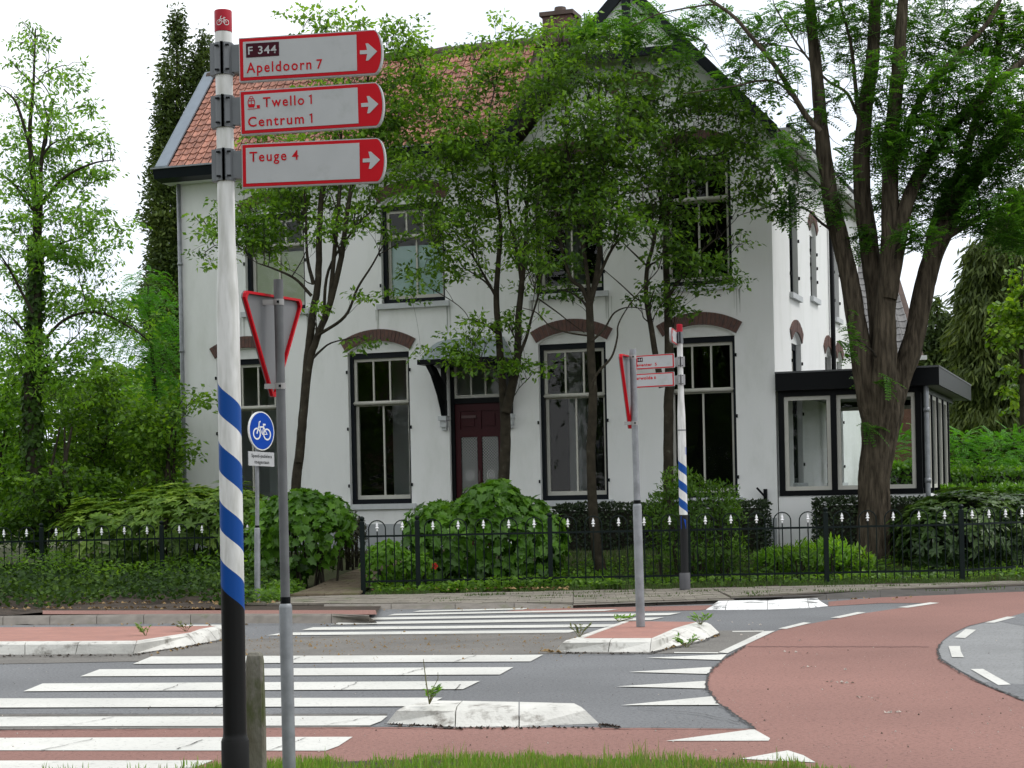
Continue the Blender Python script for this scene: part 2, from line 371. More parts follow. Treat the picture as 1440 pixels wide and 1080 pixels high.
# ================================================================== SETTING: ground, road, markings
def sheet(name, pts, m, parent=None, z=None, sub=False):
    mb = MB(); P = [Vector(p) for p in pts]
    tri = tessellate_polygon([P]); mb.add(P, [tuple(t) for t in tri])
    o = mb.build(name, m, parent); me = o.data
    for p in me.polygons:
        if p.normal.z < 0: p.flip()
    return o
gz = MB(); gz.quad((-900, -300, -.06), (900, -300, -.06), (900, 1600, -.06), (-900, 1600, -.06))
tag(gz.build('ground', lawn), kind='structure')
road = sheet('road', [(-60, 9.6, 0), (60, 9.6, 0), (60, 26.5, 0), (-60, 26.5, 0)], asphalt); tag(road, kind='structure')
def G(l, z=0): return [gr(x, y, z) for x, y in l]
Z1, Z2, Z3 = .004, .008, .012
# worn brownish strips of asphalt between the lanes
sheet('asphalt_strip', G([(-20, 921), (330, 899), (520, 892), (830, 889), (1075, 886), (1012, 919), (780, 919), (-20, 934)], Z1), asphalt_brown, road)
sheet('asphalt_strip', G([(-20, 1004), (545, 1004), (520, 1022), (-20, 1027)], Z1), asphalt_brown, road)
# red cycle path, the curve first
redp = [(-60, 1026.5), (300, 1024), (520, 1022.5), (845, 1023), (1063, 1025), (1044, 1011), (1010, 988), (997, 972), (993, 956), (1002, 940), (1021, 924), (1050, 906),
        (1095, 886), (1140, 877), (1218, 862), (1262, 855.5), (1320, 848), (1240, 848), (1165, 852.5), (1165, 846), (1238, 840), (1343, 836), (1480, 829), (1480, 858), (1440, 864), (1400, 871), (1362, 880), (1338, 891),
        (1324, 902), (1318, 914), (1322, 927), (1345, 942), (1373, 957), (1440, 984), (1500, 1008), (1700, 1090), (1700, 1120), (-60, 1120)]
cyc = sheet('cycle_path', G(redp, Z1), redas); tag(cyc, kind='structure')
sheet('cycle_lane', G([(735, 856.5), (980, 851.5), (1040, 850.5), (985, 858), (760, 862), (700, 861)], Z1), redas, road)
sheet('asphalt_patch', G([(1440, 861.5), (1480, 855), (1480, 1000), (1440, 986), (1373, 958.5), (1440, 962), (1440, 880), (1400, 873)], Z2), asphalt, cyc)
sheet('asphalt_patch', G([(1400, 872.5), (1364, 881), (1341, 891), (1326, 902), (1320, 914), (1324, 926), (1347, 941), (1375, 956), (1442, 983), (1500, 1006), (1560, 1020), (1560, 850), (1480, 857), (1440, 863)], .006), asphalt_grey2, cyc)
# joint line across the cycle path
jl = MB()
for i in range(30):
    x0 = 1052+i*8.5; jl.quad(gr(x0, 909.5+random.uniform(-.5, .5), .007), gr(x0+8, 909.8+random.uniform(-.5, .5), .007), gr(x0+8, 908.6, .007), gr(x0, 908.4, .007))
jl.build('tar_joint', mat('tar', (.2, .1, .085), .9), cyc)
def mark(name, pts, par=road, z=Z2): return sheet(name, G(pts, z), paint, par)
near = [[(213, 923), (764, 920.5), (746, 930), (187, 933.5)], [(140, 941), (722, 938), (703, 948.5), (113, 951)], [(60, 961), (675, 957.5), (651, 969), (33, 972)],
        [(-30, 982), (622, 981), (600, 993), (-30, 995)], [(-30, 1008), (545, 1006.5), (536, 1014), (520, 1020), (-30, 1021.5)]]
for p in near: mark('zebra_stripe', p)
mark('zebra_stripe', [(-30, 1037.5), (496, 1036), (476, 1049), (458, 1055.5), (-30, 1055)], cyc); mark('zebra_stripe', [(-30, 1069.5), (300, 1069), (260, 1085), (-30, 1088)], cyc)
far = [[(398, 889.5), (818, 885.5), (800, 889.5), (375, 893.5)], [(440, 882), (870, 877.5), (850, 881.5), (424, 886)], [(478, 875), (934, 868), (915, 872), (465, 878.5)],
       [(515, 868.5), (958, 861.5), (940, 865), (503, 871.8)], [(555, 863), (870, 856.5), (850, 859), (545, 865.5)], [(590, 858.5), (745, 855), (735, 857), (580, 860.5)]]
for p in far: mark('zebra_stripe', p)
for p in [[(908, 925), (1022, 920), (1014, 928)], [(884, 944.8), (1003.5, 937.6), (995.5, 947.6)], [(867, 965.2), (992, 957.4), (992, 968)], [(873, 991.6), (1001, 979), (1011.5, 991.2)]]:
    mark('yield_triangle', p)
for p in [[(936, 1041.8), (1060, 1025), (1083, 1038), (1081, 1041.5)], [(1040, 1067), (1108, 1055), (1130, 1062), (1147, 1072)]]: mark('yield_triangle', p, cyc)
mark('edge_line', [(948, 916.8), (1010, 917.2), (1010, 918.6), (948, 918.2)])
mark('edge_line', [(1010, 917.3), (1023, 918.4), (1090, 887), (1074, 887.5)]); mark('edge_line', [(1030, 887.3), (1074, 886.8), (1074, 888.2), (1030, 888.6)])
for q in [[(195, 230), (237, 231), (362, 201), (325, 198)], [(460, 175), (507, 176), (638, 149), (598, 146)], [(800, 122), (852, 124), (1012, 100), (965, 97)]]:
    mark('lane_dash', [(1040+x/3.6, 820+y/3.6) for x, y in q])
for q in [[(1240, 200), (1290, 200), (1400, 171), (1355, 169)], [(1088, 275), (1142, 278), (1198, 236), (1145, 232)], [(1058, 318), (1116, 318), (1120, 345), (1136, 375), (1075, 374)], [(1170, 435), (1232, 434), (1373, 513), (1310, 516)]]:
    mark('lane_dash', [(1040+x/3.6, 820+y/3.6) for x, y in q], cyc, Z3)
mark('edge_line', [(250, 878.6), (330, 878.2), (330, 880), (250, 880.2)])

# kerbs, islands -------------------------------------------------------
def stones(parent, top, bot, m, name='kerb_stone', back=None, gap=.004):
    """kerb stones: top/bottom front edge polylines (same count), back edge (top)"""
    for i in range(len(top)-1):
        a, b = Vector(top[i]), Vector(top[i+1]); c, d = Vector(bot[i]), Vector(bot[i+1]); e, f = Vector(back[i]), Vector(back[i+1])
        g = (b-a).normalized()*gap; a = a+g; b = b-g; c = c+g; d = d-g; e = e+g; f = f-g
        mb = MB(); ce = Vector((e.x, e.y, c.z)); df = Vector((f.x, f.y, d.z))
        k = .18; a2 = a.lerp(e, k); b2 = b.lerp(f, k); a1 = a.lerp(c, .18); b1 = b.lerp(d, .18)
        mb.add([c, d, b1, a1, b2, a2, f, e, df, ce], [(0, 1, 2, 3), (3, 2, 4, 5), (5, 4, 6, 7), (7, 6, 8, 9), (9, 0, 3, 5, 7), (1, 8, 6, 4, 2), (0, 9, 8, 1)])
        mb.build(name, m, parent)
def sub(P, n):
    out = []
    for i in range(len(P)-1):
        for k in range(n): out.append(P[i].lerp(P[i+1], k/n))
    return out+[P[-1]]
KH = .12
# left island
isl = empty('traffic_island', gr(100, 905), 'left traffic island with red concrete top and long white painted kerb', 'traffic island')
T = [gr(-140, 904, KH), gr(-70, 904, KH), gr(35, 903.5, KH), gr(110, 903.2, KH), gr(192, 902.5, KH), gr(264, 891, KH), gr(294, 885.5, KH), gr(330, 878, KH)]
B = [gr(-140, 921.5), gr(-70, 921.3), gr(35, 921), gr(106, 920.5), gr(187, 919.8), gr(278, 907.5), gr(305, 900), gr(345, 889)]
BK = [p+Vector((0, .16, 0)) for p in T]; BK[-1] = T[-1]+Vector((-.1, .1, 0)); BK[-2] = T[-2]+Vector((-.12, .12, 0)); BK[4] = T[4]+Vector((-.03, .15, 0))
stones(isl, T, B, kerbwhite, back=BK)
mb = MB(); mb.prism([p-Vector((0, 0, .01)) for p in BK]+[gr(318, 880, KH-.01), gr(-140, 883, KH-.01)], (0, 0, -.11)); mb.build('island_top', islandred, isl)
KI = .108
# centre island
isl = empty('traffic_island', gr(900, 900), 'small red traffic island with white kerbs carrying a grey sign post', 'traffic island')
T = [gr(793, 901, KI), gr(858, 900.5, KI), gr(916, 899.5, KI), gr(962, 884, KI), gr(997, 875.5, KI)]
B = [gr(779, 917), gr(855, 917.5), gr(914, 917.5), gr(990, 900.5), gr(1012, 890)]
BK = [gr(806, 897.5, KI), gr(862, 897.5, KI), gr(917, 897.2, KI), gr(950, 883, KI), gr(980, 874.5, KI)]
stones(isl, T, B, kerbwhite, back=BK)
T2 = [gr(876, 873.5, KI), gr(835, 887, KI), gr(806, 897.5, KI)]
stones(isl, T2, [gr(868, 878), gr(820, 894), gr(779, 917)], kerbwhite, back=[gr(884, 873.5, KI), gr(845, 887, KI), gr(818, 897.3, KI)])
mb = MB(); mb.prism([gr(818, 897.3, KI-.008), gr(917, 897.2, KI-.008), gr(950, 883, KI-.008), gr(980, 874.5, KI-.008), gr(884, 873.5, KI-.008), gr(845, 887, KI-.008)], (0, 0, -.1)); mb.build('island_top', islandred, isl)
# near kerb
isl = empty('kerb_divider', gr(700, 1010), 'long white kerb block with chipped paint at the end of the near zebra crossing', 'kerb')
T = [gr(560, 995.5, .1), gr(641, 995, .1), gr(730, 996, .1), gr(820, 995, .1)]; B = [gr(543, 1017), gr(640, 1022), gr(730, 1022.5), gr(843, 1017)]
BK = [gr(600, 985, .1), gr(650, 985.5, .1), gr(730, 987, .1), gr(808, 989, .1)]
stones(isl, T, B, kerbwhite, back=BK)
KF = .058
# far kerb divider
isl = empty('kerb_divider', gr(1075, 852), 'low black and white kerb blocks at the far right edge of the road', 'kerb')
T = [gr(1006, 850.5, KF), gr(1021, 850, KF), gr(1079, 849, KF), gr(1136, 846.5, KF), gr(1154, 845.5, KF)]; B = [gr(992, 857.5), gr(1020, 857.6), gr(1079, 857), gr(1138, 855), gr(1165, 852)]
BK = [gr(1010, 845, KF), gr(1024, 844.5, KF), gr(1080, 843.5, KF), gr(1136, 841.5, KF), gr(1150, 841, KF)]
stones(isl, T, B, mat('kerb_patchy_paint', (.8, .8, .78), .7, .05, 6, .003, 60, stain=(.12, .12, .12, .53, .08), sscale=3, squash=(1, 1, 1)), back=BK)
KL = .1
# kerb along the left verge
kb = empty('kerb', gr(200, 875)); tag(kb, kind='structure')
xs = [-260+i*66 for i in range(13)]; T = []; B = []; BK = []
for x in xs:
    f = 876.5-.012*(x-250) if x < 250 else 876.5
    T.append(gr(x, f-12.5, KL)); B.append(gr(x, f)); BK.append(gr(x, f-12.5, KL)+Vector((0, .14, 0)))
T[-1] = gr(xs[-1]-14, 866, .1); BK[-1] = T[-1]+Vector((0, .14, 0))
stones(kb, T, B, kerbgrey, back=BK)
KP = .058
# kerb along the pavement
xs = [455, 550, 640, 723, 806]; T = [gr(x, 850.3-.007*(x-455), KP) for x in xs]; B = [gr(x, 857.5-.006*(x-455)) for x in xs]
T[-1] = gr(806, 851.0, .03)
stones(kb, T, B, kerbgrey, back=[p+Vector((0, .12, 0)) for p in T])
xs = [806, 865, 925, 980, 1034]
stones(kb, [gr(x, 851.2-.034*(x-806), .045) for x in xs], [gr(x, 854.6-.036*(x-806)) for x in xs], kerbgrey, back=[gr(x, 851.2-.034*(x-806), .05)+Vector((0, .2, 0)) for x in xs])
xs = [1030, 1100, 1162, 1238, 1343, 1440, 1540]; yt = [841.5, 838.5, 836, 830.5, 828.6, 824.5, 820]; yb = [842.5, 844.5, 843.5, 840, 836, 832.5, 828]
T = [gr(x, y, KP) for x, y in zip(xs, yt)]; B = [gr(x, y) for x, y in zip(xs, yb)]
stones(kb, T, B, mat('kerb_dark', (.085, .078, .07), .9, .15, 5, .004, 60), back=[p+Vector((0, .13, 0)) for p in T])
# raised grounds behind the kerbs
FD = 27.1
pv = sheet('pavement', [gr(-300, 863, .06), gr(530, 863, .06), gr(536, 851, .035), gr(806, 848.5, .02), gr(1030, 842, .02), gr(1100, 837.5, .045), gr(1162, 834, .045), gr(1238, 829, .045), gr(1343, 827, .045), gr(1440, 823, .045), gr(1600, 815, .045), (14, 28.2, .045), (-20, 28.2, .045)], soil)
tag(pv, kind='structure')
sheet('cycle_lane_kerb_strip', [gr(60, 863.6, .098), gr(530, 864, .098), gr(528, 857.8, .098), gr(60, 858.5, .098)], redas, pv)
# pavers: joined rows of concrete pavers
def pavers(name, quad, m, px_, py_, parent, z, jit=.004, skip=.0):
    a, b, c, d = [Vector(p) for p in quad]; nu = max(1, int((b-a).length/px_)); nv = max(1, int((d-a).length/py_)); mb = MB()
    for j in range(nv):
        for i in range(-1, nu+1):
            u0 = (i+(.5 if j % 2 else 0))/nu; u1 = u0+1/nu; v0 = j/nv; v1 = (j+1)/nv
            u0 = max(u0, 0); u1 = min(u1, 1)
            if u1-u0 < .2/nu: continue
            g = .006
            def P(u, v): return a.lerp(b, u).lerp(d.lerp(c, u), v)
            q = [P(u0, v0), P(u1, v0), P(u1, v1), P(u0, v1)]; ce = sum(q, Vector())/4; zz = random.uniform(-jit, jit)
            q = [p+(ce-p).normalized()*g+Vector((0, 0, z+zz)) for p in q]
            lo = [p-Vector((0, 0, .03)) for p in q]
            mb.add(q+lo, [(0, 1, 2, 3), (4, 5, 1, 0), (5, 6, 2, 1), (7, 4, 0, 3), (6, 7, 3, 2)])
    o = mb.build(name, m, parent); o['kind'] = 'stuff'; return o
g0_ = lambda x, y: Vector((*gr(x, y, .06)[:2], 0))
pavers('paver', [g0_(345, 848.5), g0_(806, 847), (g0_(806, 847).x+.1, 26.75, 0), (-3.45, 26.75, 0)], paver, .3, .15, pv, .06)
pavers('paver', [g0_(806, 847.5), g0_(1028, 841), (g0_(1028, 845).x+.1, 26.75, 0), (g0_(806, 847).x+.1, 26.75, 0)], paver, .3, .15, pv, .06)
pavers('paver', [g0_(1028, 838), g0_(1238, 828), (6.2, 26.75, 0), (g0_(1028, 845).x+.1, 26.75, 0)], paver, .3, .15, pv, .06)
pavers('paver', [g0_(1240, 828), g0_(1700, 810), (16, 28.2, 0), (6.22, 26.75, 0)], paver, .3, .15, pv, .06)
# garden terrain
def gh(x, y):
    q = min(max((-2.6-x)/1.2, 0), 1); y0 = 27.6+3.2*q
    t = min(max((y-y0)/4.2, 0), 1); return .06+.44*t*t*(3-2*t)
nx, ny = 90, 60; xs_ = np.linspace(-60, 60, nx); ys_ = 26.9+(np.linspace(0, 1, ny)**2.2)*80
V = [(x, y, gh(x, y)-.005+(random.uniform(-.012, .012) if y > 27.4 else -.03)) for y in ys_ for x in xs_]
F = [(j*nx+i, j*nx+i+1, (j+1)*nx+i+1, (j+1)*nx+i) for j in range(ny-1) for i in range(nx-1)]
tag(npmesh('garden_ground', V, F, lawn), kind='structure')
# brick garden path to the door
pp = tag(empty('garden_path', (-2.5, 27.5, .1)), kind='structure')
def pathq(y0, y1, xl0, xr0, xl1, xr1):
    a = Vector((xl0, y0, gh(0, y0))); b = Vector((xr0, y0, gh(0, y0))); c = Vector((xr1, y1, gh(0, y1))); d = Vector((xl1, y1, gh(0, y1))); return [a, b, c, d]
bp_ = mat('path_brick', (.19, .15, .1), .9, .2, 4, .003, 90, stain=(.12, .13, .05, .5, .2), sscale=2, squash=(1, 1, 1))
for q in [(26.75, 28.2, -3.32, -2.28, -3.15, -2.25), (28.2, 29.6, -3.15, -2.25, -2.7, -1.8), (29.6, 31.2, -2.7, -1.8, -1.7, -.7), (31.2, 33.2, -1.7, -.7, -1.2, -.1)]:
    pavers('path_brick', pathq(*q), bp_, .21, .07, pp, .03)
# foreground grass verge
GE = [(-300, 1092), (-100, 1087), (300, 1079), (420, 1073), (600, 1067), (900, 1067), (1050, 1073), (1140, 1083), (1250, 1102), (1400, 1150)]
gv = sheet('grass_verge', [(-9, 3, .03), (9, 3, .03)]+[gr(x, y, .03) for x, y in reversed(GE)], soil); tag(gv, kind='structure')

# ================================================================== HOUSE
house = empty('white_villa', H(-5, 2, .45), 'large white painted brick villa with orange tiled roof, front gable and dark framed sash windows', 'house')
def arc(sx0, sx1, zs, zt, n=10):
    """points of a segmental arch from left spring to right spring"""
    c = (sx0+sx1)/2; hw = (sx1-sx0)/2; rise = zt-zs; Rr = (hw*hw+rise*rise)/(2*rise); a0 = math.asin(min(1, hw/Rr)); zc = zt-Rr
    return [(c+Rr*math.sin(a0*(2*i/n-1)), zc+Rr*math.cos(a0*(2*i/n-1))) for i in range(n+1)]
def wall(name, outline, holes, mp, th, m, parent):
    """mp(u, d, z): d = depth into the wall"""
    mb = MB(); loops = [[Vector((u, z, 0)) for u, z in outline]]+[[Vector((u, z, 0)) for u, z in h] for h in holes]
    flat = [p for l in loops for p in l]; tri = tessellate_polygon(loops)
    for d, rev in ((0, False), (th, True)):
        vs = [mp(p.x, d, p.y) for p in flat]; mb.add(vs, [tuple(reversed(t)) if rev else tuple(t) for t in tri])
    for l in loops:
        n = len(l)
        for i in range(n):
            p, q = l[i], l[(i+1) % n]; mb.add([mp(p.x, 0, p.y), mp(q.x, 0, q.y), mp(q.x, th, q.y), mp(p.x, th, p.y)], [(0, 1, 2, 3)])
    o = mb.build(name, m, parent)
    return o
mf = lambda u, d, z: H(u, d, z)            # facade, depth into the house
ms_ = lambda u, d, z: H(-d, u, z)          # right side wall
def hole(u0, u1, z0, z1, rise=.17): return [(u0, z0)]+[(u0, z1)]+arc(u0, u1, z1+.03, z1+.03+rise)[1:-1]+[(u1, z1), (u1, z0)]
LOW = [(-10.9, -9.63), (-8.13, -6.88), (-4.34, -3.06), (-1.97, -.70)]
UPL = [(-10.24, -8.98), (-7.40, -6.13)]; UPG = [(-4.37, -3.07), (-1.97, -.72)]
GA = (-2.42, 10.25)
holes = [hole(a, b, 1.37, 4.22) for a, b in LOW]+[hole(a, b, 5.12, 6.98) for a, b in UPL]+[hole(a, b, 5.13, 7.44) for a, b in UPG]
holes += [[(-6.1, .55), (-6.1, 4.1), (-5.02, 4.1), (-5.02, .55)], hole(-2.8, -2.04, 7.95, 8.6, .15)]
out = [(-11.7, 1.0), (0, 1.0), (0, 7.72), (-2.42, 10.3), (-4.75, 7.72), (-11.7, 7.72)]
out[0:2] = [(-11.7, .0), (0, .0)]
wall('front_wall', out, holes, mf, .3, wallm, house)
SLOW = [(1.72, 2.75), (5.6, 6.4), (7.15, 7.9)]; SUP = [(1.72, 2.6, 5.1, 7.2), (4.0, 4.75, 5.25, 6.5), (7.0, 7.7, 5.1, 7.0)]
sh = [hole(a, b, 1.6, 4.2) for a, b in SLOW]+[hole(a, b, c, d, .2) for a, b, c, d in SUP]
wall('side_wall', [(.302, 0), (10.7, 0), (10.7, 7.72), (.302, 7.72)], sh, ms_, .3, wallm, house)
mb = MB(); mb.box(H(-11.55, 1.75, 3.86), ES*.3, ET*2.89, UZ*7.7); mb.box(H(-8.1, 3.35, 3.86), ES*7.2, ET*.3, UZ*7.7); mb.box(H(-4.65, 7.1, 3.86), ES*.3, ET*7.2, UZ*7.7)
mb.box(H(-2.4, 10.55, 3.86), ES*4.2, ET*.3, UZ*7.7)
mb.prism([H(-.1, 10.55, 7.71), H(-2.42, 10.55, 10.2), H(-4.7, 10.55, 7.71)], ET*.12); mb.prism([H(-11.68, .05, 7.71), H(-11.68, 1.6, 9.9), H(-11.68, 3.3, 7.71)], ES*.2); mb.build('rear_walls', wallm, house)
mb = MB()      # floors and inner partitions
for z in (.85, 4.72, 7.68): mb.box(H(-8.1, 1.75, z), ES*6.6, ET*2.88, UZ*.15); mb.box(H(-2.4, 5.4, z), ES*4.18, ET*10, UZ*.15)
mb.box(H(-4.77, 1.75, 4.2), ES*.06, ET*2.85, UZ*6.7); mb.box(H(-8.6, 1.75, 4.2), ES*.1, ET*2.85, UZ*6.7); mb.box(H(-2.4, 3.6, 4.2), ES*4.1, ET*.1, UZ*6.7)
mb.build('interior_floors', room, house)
# plinth
mb = MB(); mb.box(H(-3.6, -.012, .55), ES*2.1, ET*.02, UZ*.88); mb.box(H(-.8, -.012, .55), ES*1.56, ET*.02, UZ*.88); mb.box(H(-9.1, -.012, .55), ES*5.2, ET*.02, UZ*.88); mb.build('plinth', plinthm, house)
# ------------ windows
def ubox(mb, mp, u0, u1, z0, z1, d0, d1):
    a = mp(u0, d0, z0); mb.add([mp(u0, d0, z0), mp(u1, d0, z0), mp(u1, d0, z1), mp(u0, d0, z1), mp(u0, d1, z0), mp(u1, d1, z0), mp(u1, d1, z1), mp(u0, d1, z1)],
                               [(0, 1, 2, 3), (5, 4, 7, 6), (4, 0, 3, 7), (1, 5, 6, 2), (3, 2, 6, 7), (4, 5, 1, 0)])
def arch_part(mp, u0, u1, zs, zt, parent, thick=.225, name='brick_arch'):
    """soldier-brick segmental arch, each brick its own block over a mortar bed"""
    w_ = u1-u0; a, b = u0+.0, u1-.0; inner = arc(a-.03, b+.03, zs, zt, 24); c = (u0+u1)/2; hw = w_/2+.03; rise = zt-zs; Rr = (hw*hw+rise*rise)/(2*rise); zc = zt-Rr
    a0 = math.asin(hw/Rr); n = int(2*a0*Rr/.068); mb = MB(); mo = MB(); mb.m = 0
    def pt(an, r): return (c+r*math.sin(an), zc+r*math.cos(an))
    for i in range(n):
        g = .075; x0 = -a0+2*a0*(i+g)/n; x1 = -a0+2*a0*(i+1-g)/n; pr = -.028+random.uniform(-.004, .004)
        q = [pt(x0, Rr+.004), pt(x1, Rr+.004), pt(x1, Rr+thick), pt(x0, Rr+thick)]
        f = [mp(p[0], pr, p[1]) for p in q]; k = [mp(p[0], -.001, p[1]) for p in q]
        mb.add(f+k, [(0, 1, 2, 3), (4, 0, 3, 7), (1, 5, 6, 2), (3, 2, 6, 7), (4, 5, 1, 0)])
    m = 12
    for i in range(m):
        x0 = -a0+2*a0*i/m; x1 = -a0+2*a0*(i+1)/m; q = [pt(x0, Rr), pt(x1, Rr), pt(x1, Rr+thick), pt(x0, Rr+thick)]
        f = [mp(p[0], -.018, p[1]) for p in q]; k = [mp(p[0], -.0015, p[1]) for p in q]
        mo.add(f+k, [(0, 1, 2, 3), (4, 0, 3, 7), (1, 5, 6, 2), (3, 2, 6, 7), (4, 5, 1, 0)])
    o = mo.build(name, mortar, parent); bo = mb.build('brick', brickm, o); bo['kind'] = 'stuff'; return o
def window(mp, u0, u1, z0, z1, ztr, npan=(3, 2), blind=None, arch=True, sill=True, rise=.17, parent=house, lunette=True):
    mb = MB(); fw = .065
    ubox(mb, mp, u0, u0+fw, z0, z1, .1, .26); ubox(mb, mp, u1-fw, u1, z0, z1, .1, .26); ubox(mb, mp, u0+fw, u1-fw, z1-.1, z1, .1, .26); ubox(mb, mp, u0+fw, u1-fw, z0, z0+.09, .1, .26)
    win = mb.build('window', navyp, parent)
    a, b = u0+fw, u1-fw; s = .055
    def sash(za, zb, n, d, rail):
        m_ = MB(); ubox(m_, mp, a, a+s, za, zb, d, d+.05); ubox(m_, mp, b-s, b, za, zb, d, d+.05); ubox(m_, mp, a+s, b-s, zb-s, zb, d, d+.05); ubox(m_, mp, a+s, b-s, za, za+rail, d, d+.05)
        for i in range(1, n):
            u = a+s+(b-a-2*s)*i/n; ubox(m_, mp, u-.016, u+.016, za+rail, zb-s, d+.008, d+.046)
        so_ = m_.build('sash', cream, win)
        for i in range(n):
            ua = a+s+(b-a-2*s)*i/n; ub = a+s+(b-a-2*s)*(i+1)/n; g = MB(); e = .016 if n > 1 else 0
            g.quad(mp(ua+(e if i else 0), d+.028, za+rail), mp(ub-(e if i < n-1 else 0), d+.028, za+rail), mp(ub-(e if i < n-1 else 0), d+.028, zb-s), mp(ua+(e if i else 0), d+.028, zb-s)); g.build('pane', glass, win)
    if ztr:
        sash(ztr, z1-.1, npan[0], .15, .03); sash(z0+.09, ztr-.002, npan[1], .205, .075)
        m_ = MB(); m_.tube([mp(a-.01, .135, ztr), mp(b+.01, .135, ztr)], .038, 8); m_.build('transom', cream, win, smooth=True)
    else: sash(z0+.09, z1-.1, npan[0], .16, .05)
    if blind:
        m_ = MB(); ubox(m_, mp, a+.01, b-.01, z0+.1, blind[0], .262, .267); m_.build('blind', blind[1], win)
    if lunette and arch:
        m_ = MB(); q = arc(u0, u1, z1+.03, z1+.03+rise); pts = [(u0, z1)]+q[1:-1]+[(u1, z1)]
        m_.prism([mp(p[0], .06, p[1]) for p in pts], mp(0, .18, 0)-mp(0, .06, 0)); m_.build('lunette', whitep, win)
    if sill:
        m_ = MB(); ubox(m_, mp, u0-.09, u1+.09, z0-.1, z0, -.07, .12); m_.build('sill', sillm, win)
    if arch: arch_part(mp, u0, u1, z1+.03, z1+.03+rise+.012, parent)
    # shutter hinge pins beside the frame
    for z in (z0+.35, (z0+z1)/2, z1-.35):
        for ua, ub in ((u0-.03, u0-.005), (u1+.005, u1+.03)): h = MB(); ubox(h, mp, ua, ub, z-.03, z+.03, -.03, -.001); h.build('hinge_pin', blackp, win)
    return win
for i, (a, b) in enumerate(LOW): window(mf, a, b, 1.37, 4.22, 3.28)
for (a, b), bl in zip(UPL, ((6.27, curt_g), (6.22, curt_b))): window(mf, a, b, 5.12, 6.98, 6.38, blind=bl)
for a, b in UPG: window(mf, a, b, 5.13, 7.44, 6.68)
window(mf, -2.8, -2.04, 7.95, 8.6, None, (2, 2), rise=.15)
for a, b in SLOW: window(ms_, a, b, 1.6, 4.2, 3.28)
for a, b, c, d in SUP: window(ms_, a, b, c, d, c+(d-c)*.7, rise=.2)
for a, b, z in [(a, b, 1.27) for a, b in LOW]+[(a, b, 5.02) for a, b in UPL]+[(a, b, 5.03) for a, b in UPG]:
    for e in (a-.085, b+.085):
        for k in range(5):
            m_ = MB(); x0 = e+random.uniform(-.06, .06); hh = random.uniform(.15, .55); w0 = random.uniform(.006, .016); m_.quad(H(x0-w0, -.004, z), H(x0-w0*.3, -.004, z-hh), H(x0+w0*.3, -.004, z-hh), H(x0+w0, -.004, z)); m_.build('rain_streak', mat('streak', (.6, .615, .58), .85, .1), house)
# ------------ door
dr = MB(); ubox(dr, mf, -6.1, -6.03, .55, 4.1, .08, .25); ubox(dr, mf, -5.09, -5.02, .55, 4.1, .08, .25); ubox(dr, mf, -6.03, -5.09, 3.98, 4.1, .08, .25); ubox(dr, mf, -6.03, -5.09, 3.2, 3.3, .08, .25)
door = dr.build('front_door', blackp, house)
m_ = MB(); a, b = -6.03, -5.09
ubox(m_, mf, a, a+.045, 3.3, 3.98, .12, .17); ubox(m_, mf, b-.045, b, 3.3, 3.98, .12, .17); ubox(m_, mf, a+.045, b-.045, 3.3, 3.36, .12, .17); ubox(m_, mf, a+.045, b-.045, 3.94, 3.98, .12, .17)
for i in (1, 2): u = a+.045+(b-a-.09)*i/3; ubox(m_, mf, u-.016, u+.016, 3.36, 3.94, .125, .165)
m_.build('sash', cream, door)
for i in range(3):
    g = MB(); ua = a+.045+(b-a-.09)*i/3; ub = ua+(b-a-.09)/3; g.quad(mf(ua+.016, .145, 3.36), mf(ub-.016, .145, 3.36), mf(ub-.016, .145, 3.94), mf(ua+.016, .145, 3.94)); g.build('pane', glass, door)
m_ = MB(); pan = [(-5.93, -5.6), (-5.52, -5.19)]
cols = [(-6.03, -5.93), (-5.6, -5.52), (-5.19, -5.09)]
for c0, c1 in cols: ubox(m_, mf, c0, c1, .55, 3.2, .13, .18)
for p0, p1 in pan:
    for z0_, z1_ in ((.55, .8), (1.15, 1.25), (2.58, 2.72), (3.06, 3.2)): ubox(m_, mf, p0, p1, z0_, z1_, .13, .18)
    ubox(m_, mf, p0, p1, 2.72, 3.06, .155, .175); ubox(m_, mf, p0+.06, p1-.06, 2.78, 3.0, .135, .155); ubox(m_, mf, p0, p1, .8, 1.15, .155, .175)
m_.build('door_leaf', doorred, door)
lt = mat('letter_brass', (.1, .05, .05), .3); m_ = MB(); ubox(m_, mf, -5.9, -5.62, 2.93, 2.98, .118, .134); m_.build('letter_slot', lt, door)
for p0, p1 in pan:
    g = MB(); g.quad(mf(p0, .17, 1.25), mf(p1, .17, 1.25), mf(p1, .17, 2.58), mf(p0, .17, 2.58)); g.build('pane', mat('dark_glass', (.02, .022, .024), .15), door)
    g = MB(); fr = Fr(mf(p0, .15, 1.25), ES, UZ); W_, Hh = p1-p0, 1.33; sp = .055
    def seg(x0, y0, x1, y1):
        # clip to panel
        pts = []
        for t in np.linspace(0, 1, 60):
            x = x0+(x1-x0)*t; y = y0+(y1-y0)*t
            if 0 <= x <= W_ and 0 <= y <= Hh: pts.append((x, y))
        if len(pts) > 1: stroke(g, fr, [pts[0], pts[-1]], .0048, 0)
    k = -Hh
    while k < W_+Hh:
        seg(k, 0, k+Hh, Hh); seg(k, Hh, k+Hh, 0); k += sp
    for rr in (.03, .07): stroke(g, fr, ring(W_/2, .62, rr, 12, rr*1.3), .01, .004, True)
    g.build('iron_grille', whitep, door)
g = MB(); ubox(g, mf, -5.575, -5.545, 1.75, 1.95, .09, .13); g.build('door_handle', lt, door)
g = MB(); ubox(g, mf, -6.3, -4.82, .42, .56, -.45, .1); g.build('door_step', sillm, house)
